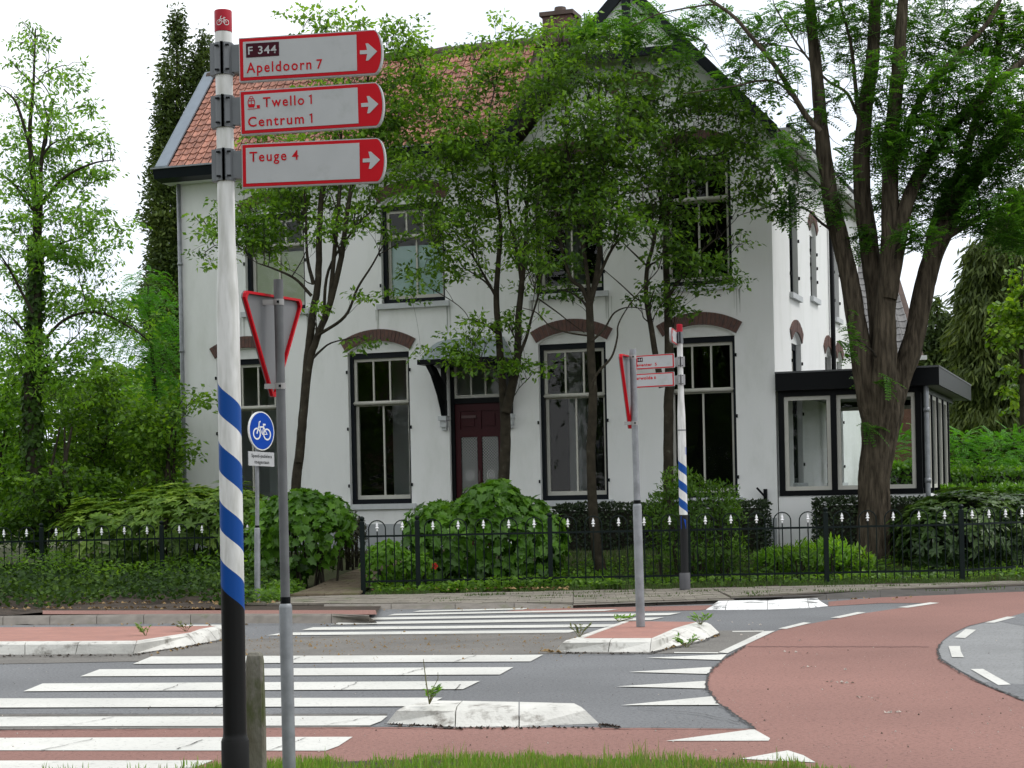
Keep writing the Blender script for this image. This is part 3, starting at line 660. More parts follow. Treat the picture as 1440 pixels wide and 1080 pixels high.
# canopy over the door
cn = MB(); c = -5.55
wl = [(-6.15, 4.38), (-4.95, 4.38)]
P0 = H(-6.1, 0, 4.4); P1 = H(-5.0, 0, 4.4); Q0 = H(-6.3, -.9, 3.97); Q1 = H(-4.8, -.9, 3.97); W0 = H(-6.3, 0, 3.97); W1 = H(-4.8, 0, 3.97)
def bulge(p, q, k):
    n_ = 6; return [p.lerp(q, i/n_)+Vector((0, 0, k*math.sin(math.pi*i/n_)))+ET*-k*.6*math.sin(math.pi*i/n_) for i in range(n_+1)]
e0 = bulge(P0, Q0, .08); e1 = bulge(P1, Q1, .08)
cn.add(e0+e1, [(i, i+1, i+8, i+7) for i in range(6)]); cn.add(e0+[W0], [tuple(range(8))]); cn.add(e1+[W1], [tuple(range(7, -1, -1))])
cn.build('canopy_roof', leadm, house, smooth=False).name = 'door_canopy'
can = [o for o in house.children if o.name == 'door_canopy'][0]
g = MB(); ubox(g, mf, -6.34, -4.76, 3.88, 3.968, -.95, -.02); g.build('canopy_edge', blackp, can)
for s in (-6.22, -4.93):
    g = MB(); pts = [H(s, -.86, 3.88), H(s, -.60, 3.7), H(s, -.3, 3.35), H(s, -.14, 3.08), H(s, -.1, 2.98), H(s, -.005, 2.98), H(s, -.005, 3.25), H(s, -.2, 3.6), H(s, -.5, 3.84), H(s, -.7, 3.88)]
    g.prism(pts, ES*.09); g.box(H(s+.045, -.05, 3.45), ES*.08, ET*.08, UZ*.9); g.build('canopy_bracket', blackp, can)
    g = MB(); g.box(H(s+.045, -.09, 2.93), ES*.16, ET*.18, UZ*.08); g.box(H(s+.045, -.07, 2.83), ES*.12, ET*.12, UZ*.12); g.box(H(s+.045, -.05, 2.74), ES*.09, ET*.08, UZ*.06); g.build('corbel', sillm, can)

# ------------ roofs
roof = MB()
e0 = H(-11.85, -.42, 7.93); e1 = H(-4.9, -.42, 7.93); r0 = H(-11.85, 1.6, 10.12); r1 = H(-2.4, 1.6, 10.12); b0 = H(-11.85, 3.6, 7.93); b1 = H(-4.9, 3.6, 7.93)
dz = UZ*-.06
for q in ([e0, e1, H(-2.9, 1.6, 10.12), r0], [r0, H(-2.9, 1.6, 10.12), b1, b0]):
    roof.prism([p+dz for p in q], UZ*-.1)
ro = roof.build('roof', ridgem, house)
gb = MB(); gt = [(-5.0, 7.72), (-2.41, 10.52), (.15, 7.72)]
for q in (((-5.05, 7.75), (-2.42, 10.5)), ((.2, 7.72), (-2.42, 10.5))):
    (u0, z0), (u1, z1) = q; gb.prism([H(u0, -.45, z0), H(u1, -.45, z1), H(u1, 11, z1), H(u0, 11, z0)], UZ*-.12)
gb.build('gable_roof', ridgem, house)
# tiles of the main roof
def tile_mesh(pu, pv):
    mb = MB(); n = 4; prof = [(-.5, .0), (-.36, .012), (-.12, -.006), (.2, .004), (.42, .028), (.52, .016)]
    up = [(x*pu, 0, z) for x, z in prof]; k = len(up)
    vs = [(x, -.02, z+.028) for x, _, z in up]+[(x, pv*1.02, z+.006) for x, _, z in up]+[(x, -.02, z-.0) for x, _, z in up]
    fs = [(i, i+1, k+i+1, k+i) for i in range(k-1)]+[(2*k+i, 2*k+i+1, i+1, i) for i in range(k-1)]
    mb.add(vs, fs); return mb
def tile_field(o, u, v, cols, rows, pu, pv, m, parent, pick, name='roof_tile'):
    u = u.normalized(); v = v.normalized(); n = u.cross(v).normalized()
    rest = MB(); tm = tile_mesh(pu, pv); src = None; base = wloc(parent); cnt = 0
    M = Matrix((u, v, n)).transposed().to_4x4()
    for j in range(rows):
        for i in range(cols):
            p = o+u*((i+.5)*pu)+v*(j*pv)+n*random.uniform(-.003, .003); a = random.uniform(-.02, .02)
            if pick(i, j) and cnt < 300:
                if src is None:
                    me = bpy.data.meshes.new(name); me.from_pydata(tm.v, [], tm.f); me.materials.append(m); src = me
                q = bpy.data.objects.new(name, src); COL.objects.link(q); q.parent = parent
                q.matrix_basis = Matrix.Translation(p-base) @ M @ Matrix.Rotation(a, 4, 'Z'); cnt += 1
            else:
                rest.add([p+u*x+v*y+n*z for x, y, z in tm.v], tm.f)
    if rest.v: r = rest.build(name, m, parent); r['kind'] = 'stuff'
sl_v = H(0, 1.6, 10.12)-H(0, -.42, 7.93); pv_ = sl_v.length/16
def pick(i, j): return i < 8 or (j > 8 and 20 < i < 34) or (j < 3 and i < 33)
tile_field(H(-11.62, -.42, 7.93)+UZ*.02, ES, sl_v, 40, 16, .172, pv_, tilem, ro, pick)
# ridge tiles, verge board, gutter
for i in range(24):
    m_ = MB(); s0 = -11.8+i*.38; m_.tube([H(s0, 1.6, 10.13), H(s0+.36, 1.6, 10.145)], [.11, .125], 8); m_.build('ridge_tile', ridgem, ro, smooth=True)
m_ = MB(); m_.prism([H(-11.86, -.5, 7.93), H(-11.86, 1.6, 10.2), H(-11.62, 1.6, 10.2), H(-11.62, -.5, 7.93)], UZ*.05); m_.prism([H(-11.88, -.5, 7.98), H(-11.88, 1.6, 10.25), H(-11.88, 1.6, 9.98), H(-11.88, -.4, 7.75)], ES*.03); m_.build('verge_board', zinc, ro)
m_ = MB(); m_.prism([H(-11.86, -.62, 7.9), H(-11.86, -.58, 7.72), H(-11.86, -.3, 7.68), H(-11.86, -.3, 7.9)], ES*6.9); m_.build('gutter', navyp, house)
m_ = MB(); m_.prism([H(-11.9, -.65, 7.93), H(-11.9, -.65, 7.9), H(-11.9, -.35, 7.9), H(-11.9, -.35, 7.93)], ES*6.95); m_.build('gutter_rim', mat('gutter_grey', (.25, .27, .29), .5), house)
m_ = MB(); m_.box(H(-8.4, -.15, 7.7), ES*6.9, ET*.3, UZ*.04); m_.build('soffit', whitep, house)
# bargeboards of the gable with boxed left end
def board(u0, z0, u1, z1, d0, d1, h, m, name):
    m_ = MB(); m_.prism([H(u0, d0, z0), H(u1, d0, z1), H(u1, d0, z1-h), H(u0, d0, z0-h)], ET*(d1-d0)); return m_.build(name, m, house)
board(-2.42, 10.55, -5.1, 7.8, -.52, -.45, .26, navyp, 'bargeboard'); board(-2.42, 10.55, .22, 7.75, -.52, -.45, .26, navyp, 'bargeboard')
m_ = MB(); m_.prism([H(-5.05, -.5, 8.05), H(-4.62, -.5, 8.2), H(-4.6, -.5, 7.72), H(-5.05, -.5, 7.68)], ET*.5); m_.build('eave_box', navyp, house)
m_ = MB(); m_.prism([H(.02, -.47, 7.95), H(.22, -.47, 7.72), H(.02, -.47, 7.62)], ET*.47); m_.build('eave_box', navyp, house)
# decorative boarded peak: white boards, tie beam, king post with pendant
for i in range(17):
    u0 = -3.36+i*.112; u1 = u0+.106; c = (u0+u1)/2
    if abs(c+2.42) < .04: continue
    def top(u): return 10.32-abs(u+2.42)*1.07
    if min(top(u0), top(u1)) < 9.34: continue
    m_ = MB(); m_.prism([H(u0, -.44, 9.3), H(u1, -.44, 9.3), H(u1, -.44, top(u1)), H(u0, -.44, top(u0))], ET*.025); m_.build('gable_board', whitep, house)
m_ = MB(); m_.box(H(-2.42, -.44, 9.25), ES*1.95, ET*.1, UZ*.13); m_.build('tie_beam', navyp, house)
m_ = MB(); m_.box(H(-2.42, -.48, 9.6), ES*.13, ET*.13, UZ*1.2); m_.tube([H(-2.42, -.48, z) for z in (9.02, 8.98, 8.93, 8.87, 8.84, 8.78, 8.72)], [.065, .08, .035, .075, .06, .03, .012], 8); m_.build('king_post', navyp, house)
# side eave gutter and soffit
m_ = MB(); m_.prism([H(.0, .02, 7.62), H(.34, .02, 7.66), H(.36, .02, 7.8), H(0, .02, 7.8)], ET*10.8); m_.build('side_gutter', mat('gutter_white', (.6, .61, .6), .5), house)
m_ = MB(); m_.tube([H(.33, .02, 7.82), H(.33, 10.8, 7.82)], .055, 8); m_.build('gutter_pipe', navyp, house)
# down pipes
m_ = MB(); m_.tube([H(-11.62, -.06, z) for z in (7.7, 4, .5)], .04, 8)
for z in (6.1, 4.4, 2.6): m_.tube([H(-11.62, -.06, z), H(-11.62, -.06, z+.05)], .052, 8)
m_.build('downpipe', galv, house, smooth=True)
m_ = MB(); m_.tube([H(.07, 6.3, z) for z in (7.7, 4, .5)], .05, 8); m_.build('downpipe', blackp, house, smooth=True)
# chimney
ch = MB(); ch.box(H(-4.45, 2.2, 10.1), ES*.58, ET*.5, UZ*1.25); cho = ch.build('chimney', brickm, house)
m_ = MB(); m_.box(H(-4.45, 2.2, 10.76), ES*.68, ET*.6, UZ*.08); m_.tube([H(-4.45, 2.2, 10.8), H(-4.45, 2.2, 10.93)], [.13, .11], 10); m_.build('chimney_cap', ridgem, cho)
# ------------ conservatory on the right corner
cs = MB(); S1 = 2.5; TD = 5.2
cs.box(H(S1/2+.04, .1, .68), ES*(S1+.04), ET*.16, UZ*1.36); cs.box(H(S1-.02, TD/2, .68), ES*.16, ET*(TD-.3), UZ*1.36); cs.box(H(S1/2, TD, .68), ES*S1, ET*.14, UZ*1.36)
con = cs.build('conservatory', wallm, house)
m_ = MB()
for u in (.09, 1.0, S1-.06): ubox(m_, mf, u-.05, u+.05, 1.46, 3.1, .02, .14)
ubox(m_, mf, .04, S1, 1.365, 1.46, .0, .15); ubox(m_, mf, .04, S1, 3.1, 3.2, .02, .14)
m_.build('frame', blackp, con)
def light(u0, u1, z0, z1, mp, par, d=.05):
    m_ = MB(); s = .07; ubox(m_, mp, u0, u0+s, z0, z1, d, d+.05); ubox(m_, mp, u1-s, u1, z0, z1, d, d+.05); ubox(m_, mp, u0+s, u1-s, z0, z0+s, d, d+.05); ubox(m_, mp, u0+s, u1-s, z1-s, z1, d, d+.05); m_.build('sash', cream, par)
    g = MB(); g.quad(mp(u0+s, d+.03, z0+s), mp(u1-s, d+.03, z0+s), mp(u1-s, d+.03, z1-s), mp(u0+s, d+.03, z1-s)); g.build('pane', glass2, par)
light(.14, .95, 1.46, 3.1, mf, con); light(1.05, S1-.11, 1.46, 3.1, mf, con)
mr = lambda u, d, z: H(S1+.06-d, u, z)
mb_ = lambda u, d, z: H(u, TD-d, z)
light(.3, 1.15, 1.46, 3.1, mb_, con); light(1.25, 2.3, 1.46, 3.1, mb_, con)
m_ = MB()
for u in (.2, 1.2, 2.4): ubox(m_, mb_, u-.05, u+.05, 1.365, 3.2, 0, .12)
ubox(m_, mb_, .1, 2.5, 3.1, 3.2, 0, .12)
t_ = .2
while t_ < TD-.2: ubox(m_, mr, t_, t_+.1, 1.365, 3.2, 0, .12); t_ += 1.02
ubox(m_, mr, .02, TD, 3.1, 3.2, 0, .12); m_.build('frame', blackp, con)
t_ = .32
while t_ < TD-1: light(t_, t_+.86, 1.46, 3.1, mr, con, .03); t_ += 1.02
m_ = MB(); ubox(m_, mf, -.0+.03, S1+.32, 3.2, 3.5, -.16, -.12); ubox(m_, lambda u, d, z: H(S1+.32-d, u, z), -.12, TD+1.2, 3.2, 3.5, 0, .04); m_.build('fascia', blackp, con)
m_ = MB(); ubox(m_, mf, .03, S1+.33, 3.5, 3.53, -.18, TD+1.2); m_.build('flat_roof', mat('bitumen', (.12, .125, .13), .8), con)
m_ = MB(); ubox(m_, mf, .03, S1+.3, 3.205, 3.23, -.12, TD+1.1); m_.build('soffit', mat('soffit_grey', (.25, .26, .25), .7), con)
m_ = MB(); m_.tube([H(S1+.09, -.06, z) for z in (3.22, 2.9, 1.4, .5)], .045, 8)
for z in (2.75, 1.55): m_.tube([H(S1+.09, -.06, z), H(S1+.09, -.06, z+.08)], .055, 8)
m_.build('downpipe', galv, con, smooth=True)
g = MB(); ubox(g, mf, -.23, -.17, 1.2, 1.5, -.08, -.02); g.tube([H(-.2, -.08, 1.36), H(-.32, -.2, 1.52)], .02, 6); g.build('wall_bracket', blackp, house)

# neighbour building behind
nb = empty('neighbour_house', at(1240, 660, 50), 'neighbouring house with steep grey tiled roof behind the villa', 'house')
u = Vector((1, -.12, 0)).normalized(); P = at(1160, 503, 50); Pr = at(1290, 498, 49.7)
v = (at(1205, 353, 54)-at(1197, 503, 50)); vv = Vector((0, v.y, v.z))
W_ = MB(); L0 = at(1100, 505, 50); wd = (Pr-L0).length
W_.prism([L0, L0+u*wd, L0+u*wd-Vector((0, 0, 6)), L0-Vector((0, 0, 6))], (0, 6, 0)); W_.build('wall', mat('nb_brick', (.2, .1, .07), .9), nb)
rb = MB(); rb.prism([L0-u*.2, L0+u*(wd+.15), L0+u*(wd+.15)+vv, L0-u*.2+vv], UZ*-.1); rb.prism([L0-u*.2+vv, L0+u*(wd+.15)+vv, L0+u*(wd+.15)+Vector((0, 8, 0)), L0-u*.2+Vector((0, 8, 0))], UZ*-.1); nr = rb.build('roof', ridgem, nb)
nrow = int(vv.length/.3); tile_field(L0+UZ*.02, u, vv, int(wd/.26), nrow, .26, vv.length/nrow, tileg, nr, lambda i, j: True)
g = MB(); g.box(L0+u*(wd/2)+Vector((0, -.1, -.08)), u*(wd+.4), Vector((0, .16, 0)), UZ*.12); g.build('gutter', whitep, nb)

# ================================================================== STREET FURNITURE
def axis_empty(name, base, top, label, cat, group=None):
    return empty(name, base, label, cat, group)
def along(base, top, profile, n=24):
    """lathe: profile of (pixel fraction 0..1 along axis, radius)"""
    b = Vector(base); t = Vector(top); mb = MB(); mb.tube([b.lerp(t, f) for f, r in profile], [r for f, r in profile], n); return mb
def pole_mat(name, p, w1, w0, zcut=None):
    m = bpy.data.materials.new(name); m.use_nodes = True; n = m.node_tree; L = n.links; b = n.nodes['Principled BSDF']
    b.inputs['Roughness'].default_value = .4; b.inputs['Specular IOR Level'].default_value = .2
    t = n.nodes.new('ShaderNodeTexCoord'); sx = n.nodes.new('ShaderNodeSeparateXYZ'); L.new(t.outputs['Object'], sx.inputs[0])
    def M(op, a, b_=None):
        q = n.nodes.new('ShaderNodeMath'); q.operation = op
        for i, v in enumerate((a, b_)):
            if v is None: continue
            if isinstance(v, (int, float)): q.inputs[i].default_value = v
            else: L.new(v, q.inputs[i])
        return q.outputs[0]
    th = M('ARCTAN2', sx.outputs[1], sx.outputs[0]); wv = M('ADD', sx.outputs[2], M('MULTIPLY', th, p/(2*math.pi)))
    isb = M('LESS_THAN', M('FRACT', M('DIVIDE', M('SUBTRACT', w1, wv), p)), .48); isw = M('GREATER_THAN', wv, w1); isk = M('LESS_THAN', wv, w0) if zcut is None else M('LESS_THAN', sx.outputs[2], zcut)
    nz_ = n.nodes.new('ShaderNodeTexNoise'); nz_.inputs['Scale'].default_value = 9; nz_.inputs['Detail'].default_value = 6
    mp = n.nodes.new('ShaderNodeMapping'); mp.inputs['Scale'].default_value = (3, 3, .5); L.new(t.outputs['Object'], mp.inputs[0]); L.new(mp.outputs[0], nz_.inputs['Vector'])
    wr = n.nodes.new('ShaderNodeValToRGB'); wr.color_ramp.elements[0].color = (.52, .52, .49, 1); wr.color_ramp.elements[1].color = (.7, .7, .68, 1); wr.color_ramp.elements[0].position = .35; wr.color_ramp.elements[1].position = .6
    L.new(nz_.outputs['Fac'], wr.inputs[0])
    def mixc(f, a, b_):
        q = n.nodes.new('ShaderNodeMix'); q.data_type = 'RGBA'; L.new(f, q.inputs[0])
        for i, v in ((6, a), (7, b_)):
            if isinstance(v, tuple): q.inputs[i].default_value = (*v, 1)
            else: L.new(v, q.inputs[i])
        return q.outputs[2]
    c = mixc(isb, wr.outputs[0], (.004, .06, .27)); c = mixc(isw, c, wr.outputs[0]); c = mixc(isk, c, (.005, .005, .005)); L.new(c, b.inputs['Base Color']); return m
def pole(base, top, prof, m, parent, name='pole'):
    """lathe along its own local z so the spiral paint follows the axis"""
    b = Vector(base); t = Vector(top); Lh = (t-b).length; mb = MB(); n = 32
    vs = [(r*math.cos(2*math.pi*k/n), r*math.sin(2*math.pi*k/n), f*Lh) for f, r in prof for k in range(n)]
    mb.add(vs, [(i*n+k, i*n+(k+1) % n, (i+1)*n+(k+1) % n, (i+1)*n+k) for i in range(len(prof)-1) for k in range(n)]+[tuple(range(n-1, -1, -1)), tuple((len(prof)-1)*n+k for k in range(n))])
    o = mb.build(name, m); o.parent = parent; o.location = b-wloc(parent); o.rotation_euler = Vector((0, 0, 1)).rotation_difference(t-b).to_euler(); smooth_angle(o, 35); return o
class CylFr:
    def __init__(s, c, ax, r): s.c = Vector(c); s.r = r; s.ax = Vector(ax).normalized(); s.o = s.c
    def p(s, x, y, z=0):
        a = -math.pi/2+x/s.r; return s.c+Vector((math.cos(a), math.sin(a), 0))*(s.r+z)+s.ax*y
def board_frame(bl, br, D0, D1):
    o = at(*bl, D0); e = at(*br, D1); u = (e-o).normalized(); v = (UZ-u*u.z).normalized(); return Fr(o, u, v)
def signboard(fr, L, Hb, parent, name, flip=False, label=None):
    """cycle direction board with rounded arrow end; flip = arrow at the left end"""
    def X(x): return L-x if flip else x
    L0 = L-.045; arcp = [(L0+.042*math.sin(a)**1, Hb/2-Hb/2*math.cos(a)) for a in np.linspace(0, math.pi, 13)]
    o_ = [(0, 0), (L0, 0)]+arcp[1:-1]+[(L0, Hb), (0, Hb)]
    def P(pts, ins=0, z=0):
        q = []
        for x, y in pts: q.append(fr.p(X(min(max(x, ins), L-ins*1.3) if ins else x), min(max(y, ins), Hb-ins), z))
        return q if not flip else q[::-1]
    b = MB(); b.prism(P(o_, 0, -.03), fr.n*.03); body = b.build(name, mat('board_aluminium', (.4, .4, .4), .45, .05, metal=.3), parent)
    if label: body['label'] = label
    r = MB(); q = P([(x*(L-.006)/L if x > L0 else x, y) for x, y in o_], .005, .0025); r.add(q, [tuple(t) for t in tessellate_polygon([q])]); r.build('red_face', signred, body)
    w_ = MB(); w_.add([fr.p(X(x), y, .004) for x, y in ([(.022, .02), (L-.125, .02), (L-.125, Hb-.02), (.022, Hb-.02)] if not flip else [(L-.125, .02), (.022, .02), (.022, Hb-.02), (L-.125, Hb-.02)])], [(0, 1, 2, 3)]); w_.build('white_panel', signw, body)
    a = MB(); cx = L-.11; pts = [(cx, Hb/2-.009), (cx+.035, Hb/2-.009), (cx+.028, Hb/2-.04), (cx+.04, Hb/2-.04), (cx+.083, Hb/2), (cx+.04, Hb/2+.04), (cx+.028, Hb/2+.04), (cx+.035, Hb/2+.009), (cx, Hb/2+.009)]
    q = [fr.p(X(x), y, .0045) for x, y in pts]; a.add(q if not flip else q[::-1], [tuple(t) for t in tessellate_polygon([q])]); a.build('arrow', signw, body)
    return body
def clamp(c, ax, r, h, armdir, armlen, parent):
    ax = Vector(ax).normalized(); c = Vector(c); m_ = MB(); m_.tube([c-ax*h/2, c+ax*h/2], r+.008, 14)
    for s in (-1, 1): m_.box(c+Vector((s*.0, -r-.008, 0)), Vector((.012, 0, 0)), Vector((0, .02, 0)), ax*h)
    side = Vector(armdir).normalized(); m_.box(c+side*(r+armlen/2), side*armlen, Vector((0, .035, 0)), ax*h*.86)
    m_.box(c-side*(r+.008), side*.03, Vector((0, .05, 0)), ax*h)
    o = m_.build('clamp', bracket, parent)
    for s in (-1, 1):
        for k in (-1, 1): b = MB(); b.box(c+side*(s*.026)+Vector((0, -r-.012, 0))+ax*(k*h*.38), Vector((.018, 0, 0)), Vector((0, .01, 0)), ax*.008); b.build('bolt', blackp, o)
    return o
# ---- near signpost
Dn = 8.6; pb = at(331.8, 1112, Dn); pt_ = at(313.6, 15, Dn); pax = (pt_-pb).normalized(); LP = (pt_-pb).length; pxm = LP/1097
sp = empty('cycle_signpost', pb, 'tall striped cycle signpost in the left foreground with three red and white boards', 'signpost')
def zf(py): return (1112-py)/1097
pm = pole_mat('signpost_stripes_near', .276, (1112-537.5)*pxm-.1265, (1112-825)*pxm-.1265+.012)
prof = [(0, .064), (zf(1040), .064), (zf(1036), .058), (zf(1030), .0555), (zf(850), .0553), (zf(600), .0545), (zf(450), .0535), (zf(425), .0525), (zf(400), .050), (zf(375), .0455), (zf(350), .042), (zf(335), .0405), (zf(46), .0405)]
pole(pb, pt_, prof, pm, sp)
b0 = pb.lerp(pt_, zf(1112)); m_ = along(pb.lerp(pt_, 0), pb.lerp(pt_, zf(1039)), [(0, .066), (.96, .066), (1, .06)], 24); smooth_angle(m_.build('base_sleeve', mat('sleeve_black', (.012, .012, .012), .6, .15, spec=.15), sp), 40)
m_ = along(pb.lerp(pt_, zf(45.5)), pt_, [(0, .042), (.94, .042), (.985, .04), (1, .034)], 24); cap = smooth_angle(m_.build('cap', mat('cap_red', (.36, .006, .02), .4, .05, spec=.2), sp), 40)
m_ = MB(); cf = CylFr(pb.lerp(pt_, zf(31)), pax, .0425); bicycle(m_, cf, .004, -.004, .06, .0028, .0006); m_.build('bicycle_symbol', whitep, cap)
brd = [((336.8, 115.5), (536, 103.5), (335.8, 53)), ((338.8, 190), (538, 177.5), (337, 127)), ((340.5, 264.5), (541, 256), (339, 202))]
fr = []
for bl, br, tl in brd: fr.append(board_frame(bl, br, 8.56, 8.45))
LB, HB = .697, .2075
cfs = .000741
b1 = signboard(fr[0], LB, HB, sp, 'direction_board')
mb = MB(); q = [(.037, .112), (.198, .112), (.198, .178), (.037, .178)]; poly(mb, fr[0], q, .0055); nbp = mb.build('route_number_plate', maroon, b1)
text('F 344', fr[0], .047, .126, .138, .038, signw, nbp, z=.0065, bold=.015)
text('Apeldoorn', fr[0], .037, .040, .316, .05, signred, b1, z=.0055, bold=.014, space=1.2); text('7', fr[0], .378, .040, .028, .046, signred, b1, z=.0055, bold=.012)
b2 = signboard(fr[1], LB, HB, sp, 'direction_board')
def one(y0):
    q = MB(); stroke(q, fr[1], [(.348, y0), (.348, y0+.044), (.338, y0+.036)], .007, .0055); q.build('lettering', signred, b2)
text('Twello', fr[1], .114, .124, .200, .048, signred, b2, z=.0055, bold=.014, space=1.2); one(.124)
text('Centrum', fr[1], .038, .036, .272, .048, signred, b2, z=.0055, bold=.014, space=1.2); one(.036)
mb = MB()   # train symbol
f_ = fr[1]; stroke(mb, f_, [(.042, .132), (.041, .155), (.046, .168), (.068, .168), (.073, .155), (.072, .132)], .004, .0055, True)
poly(mb, f_, [(.044, .126), (.07, .126), (.073, .142), (.041, .142)], .0056); stroke(mb, f_, [(.057, .14), (.057, .165)], .003, .0055); stroke(mb, f_, [(.042, .158), (.072, .158)], .003, .0055)
stroke(mb, f_, [(.048, .168), (.052, .178), (.062, .178), (.066, .168)], .003, .0055); stroke(mb, f_, [(.038, .119), (.082, .119)], .003, .0055); poly(mb, f_, [(.083, .119), (.098, .119), (.098, .135), (.083, .135)], .0056)
mb.build('train_symbol', signred, b2)
b3 = signboard(fr[2], LB, HB, sp, 'direction_board')
text('Teuge', fr[2], .040, .122, .180, .048, signred, b3, z=.0055, bold=.014, space=1.2); text('4', fr[2], .247, .122, .031, .046, signred, b3, z=.0055, bold=.012)
for py in (84, 158, 233): clamp(pb.lerp(pt_, zf(py))+Vector((-.001, 0, 0)), pax, .0405, .15, fr[0].u, .05, sp)
# ---- far signpost
Df = 26.35; fb = at(963.3, 829, Df); ft = at(955.4, 456, Df); fax = (ft-fb).normalized(); LF = (ft-fb).length
fs = empty('cycle_signpost', fb, 'smaller striped cycle signpost beside the garden fence', 'signpost')
def zg(py): return (829-py)/373
pm2 = pole_mat('signpost_stripes_far', .264, zg(647.6)*LF-.121, 0, zg(724)*LF)
pole(fb, ft, [(0, .075), (zg(806), .075), (zg(803), .062), (zg(620), .06), (zg(585), .058), (zg(560), .046), (zg(530), .042), (zg(467), .042)], pm2, fs)
m_ = along(fb, fb.lerp(ft, zg(805)), [(0, .08), (.95, .08), (1, .07)], 16); smooth_angle(m_.build('base_sleeve', mat('sleeve_grey', (.09, .09, .095), .6, .1), fs), 40)
m_ = along(fb.lerp(ft, zg(467)), ft, [(0, .045), (.95, .045), (1, .038)], 16); smooth_angle(m_.build('cap', MC['cap_red'], fs), 40)
m_ = MB(); c1 = CylFr(fb.lerp(ft, zg(735)), fax, .0635); poly(m_, c1, [(-.045, -.09), (.03, -.09), (.03, .04), (.0, .055), (-.045, .1)], .001); m_.build('paint_patch', signblue, fs)
m_ = MB(); c1 = CylFr(fb.lerp(ft, zg(634)), fax, .0615); poly(m_, c1, [(.04, -.05), (.08, -.06), (.08, .05), (.04, .06)], .001); m_.build('paint_patch', signblue, fs)
m_ = MB(); m_.tube([fb.lerp(ft, zg(606)), fb.lerp(ft, zg(604))], .062, 16); m_.build('label_band', signgrey, fs)
for k, (tp, bt, lab) in enumerate((((497), 516.9, 'Deventer'), ((521.6), 542.8, 'Terwolde'))):
    e = at(948.3, bt, Df-.14); u = Vector((math.cos(math.radians(21)), -math.sin(math.radians(21)), .012)).normalized(); L_ = .76; f2 = Fr(e-u*L_, u, (UZ-u*u.z).normalized())
    bo = signboard(f2, L_, .207, fs, 'direction_board', flip=True)
    if k == 0:
        mb = MB(); poly(mb, f2, [(.135, .112), (.29, .112), (.29, .172), (.135, .172)], .0055); q = mb.build('route_number_plate', maroon, bo); text('F 344', f2, .142, .122, .14, .04, signw, q, z=.0065, bold=.02)
        text('Deventer', f2, .14, .045, .29, .045, signred, bo, z=.0055, bold=.03); text('5', f2, .47, .045, .03, .042, signred, bo, z=.0055, bold=.03)
    else: text('Terwolde', f2, .14, .118, .30, .047, signred, bo, z=.0055, bold=.035); text('6', f2, .46, .118, .03, .042, signred, bo, z=.0055, bold=.03)
    clamp(fb.lerp(ft, zg((tp+bt)/2+2)), fax, .043, .15, -u, .05, fs).data.materials[0] = mat('clamp_light', (.5, .5, .5), .6)
u = Vector((.2, -.98, 0)).normalized(); c0 = fb.lerp(ft, zg(475)); f3 = Fr(c0-UZ*.11+Vector((-.05, -.05, 0))+Vector((-.13, -.62, 0)), (Vector((.13, .62, 0))), UZ)
signboard(f3, .68, .207, fs, 'direction_board', flip=True); clamp(c0, fax, .043, .17, (-.3, -.9, 0), .05, fs)

# ---- grey posts with give-way triangles seen from behind
def signpost(base, top, mid, r0, r1, name, label, m1, m2):
    e = empty(name, base, label, 'traffic sign'); b = Vector(base); t = Vector(top)
    o = along(b, b.lerp(t, mid), [(0, r0), (.975, r0), (.99, r0*.93), (1, r1)], 18).build('post_foot', m1, e); smooth_angle(o, 35)
    m_ = along(b.lerp(t, mid), t, [(0, r1), (.93, r1), (.94, r1*1.04), (1, r1*1.02)], 18); smooth_angle(m_.build('post', m2, e), 35)
    r = MB(); r.tube([b.lerp(t, mid-.001), b.lerp(t, mid+.012)], r1*1.1, 14); r.build('rubber_ring', blackp, e); return e
def triangle(TL, TR, B, parent, fw, dep):
    TL, TR, B = Vector(TL), Vector(TR), Vector(B); n = (TR-TL).cross(B-TL).normalized()
    if n.y > 0: n = -n           # towards the viewer = back of the sign
    P = [TL, TR, B]; ce = (TL+TR+B)/3; R_c = []
    for i in range(3):
        a, b, c = P[i-1], P[i], P[(i+1) % 3]; d1 = (a-b).normalized(); d2 = (c-b).normalized(); rr = fw*1.6
        R_c += [b+d1*rr, b+(d1+d2)*rr*.42, b+d2*rr]
    m_ = MB(); m_.prism(R_c, -n*.006); pl = m_.build('triangle_plate', signgrey, parent)
    ins = [p+(ce-p).normalized()*fw*.0 for p in R_c]; N = len(R_c); fl = MB()
    inner = []
    for p in R_c:
        inner.append(ce+(p-ce)*(1-fw/((TL-TR).length*.29)*.5))
    o1 = [p+n*dep for p in R_c]; i1 = [p+n*dep for p in inner]
    fl.add(R_c+inner+o1+i1, [f for i in range(N) for f in ((i, (i+1) % N, 2*N+(i+1) % N, 2*N+i), (2*N+i, 2*N+(i+1) % N, 3*N+(i+1) % N, 3*N+i), (N+i, 3*N+i, 3*N+(i+1) % N, N+(i+1) % N))])
    fl.build('red_flange', signred, parent)
    fr_ = MB(); q = [p-n*.0075 for p in R_c]; fr_.add(q, [tuple(t) for t in tessellate_polygon([q])]); fc = fr_.build('front_face', signred, pl); w_ = MB(); q = [ce+(p-ce)*.62-n*.009 for p in P]; w_.add(q, [(0, 1, 2)]); w_.build('white_field', signw, fc)
    return pl
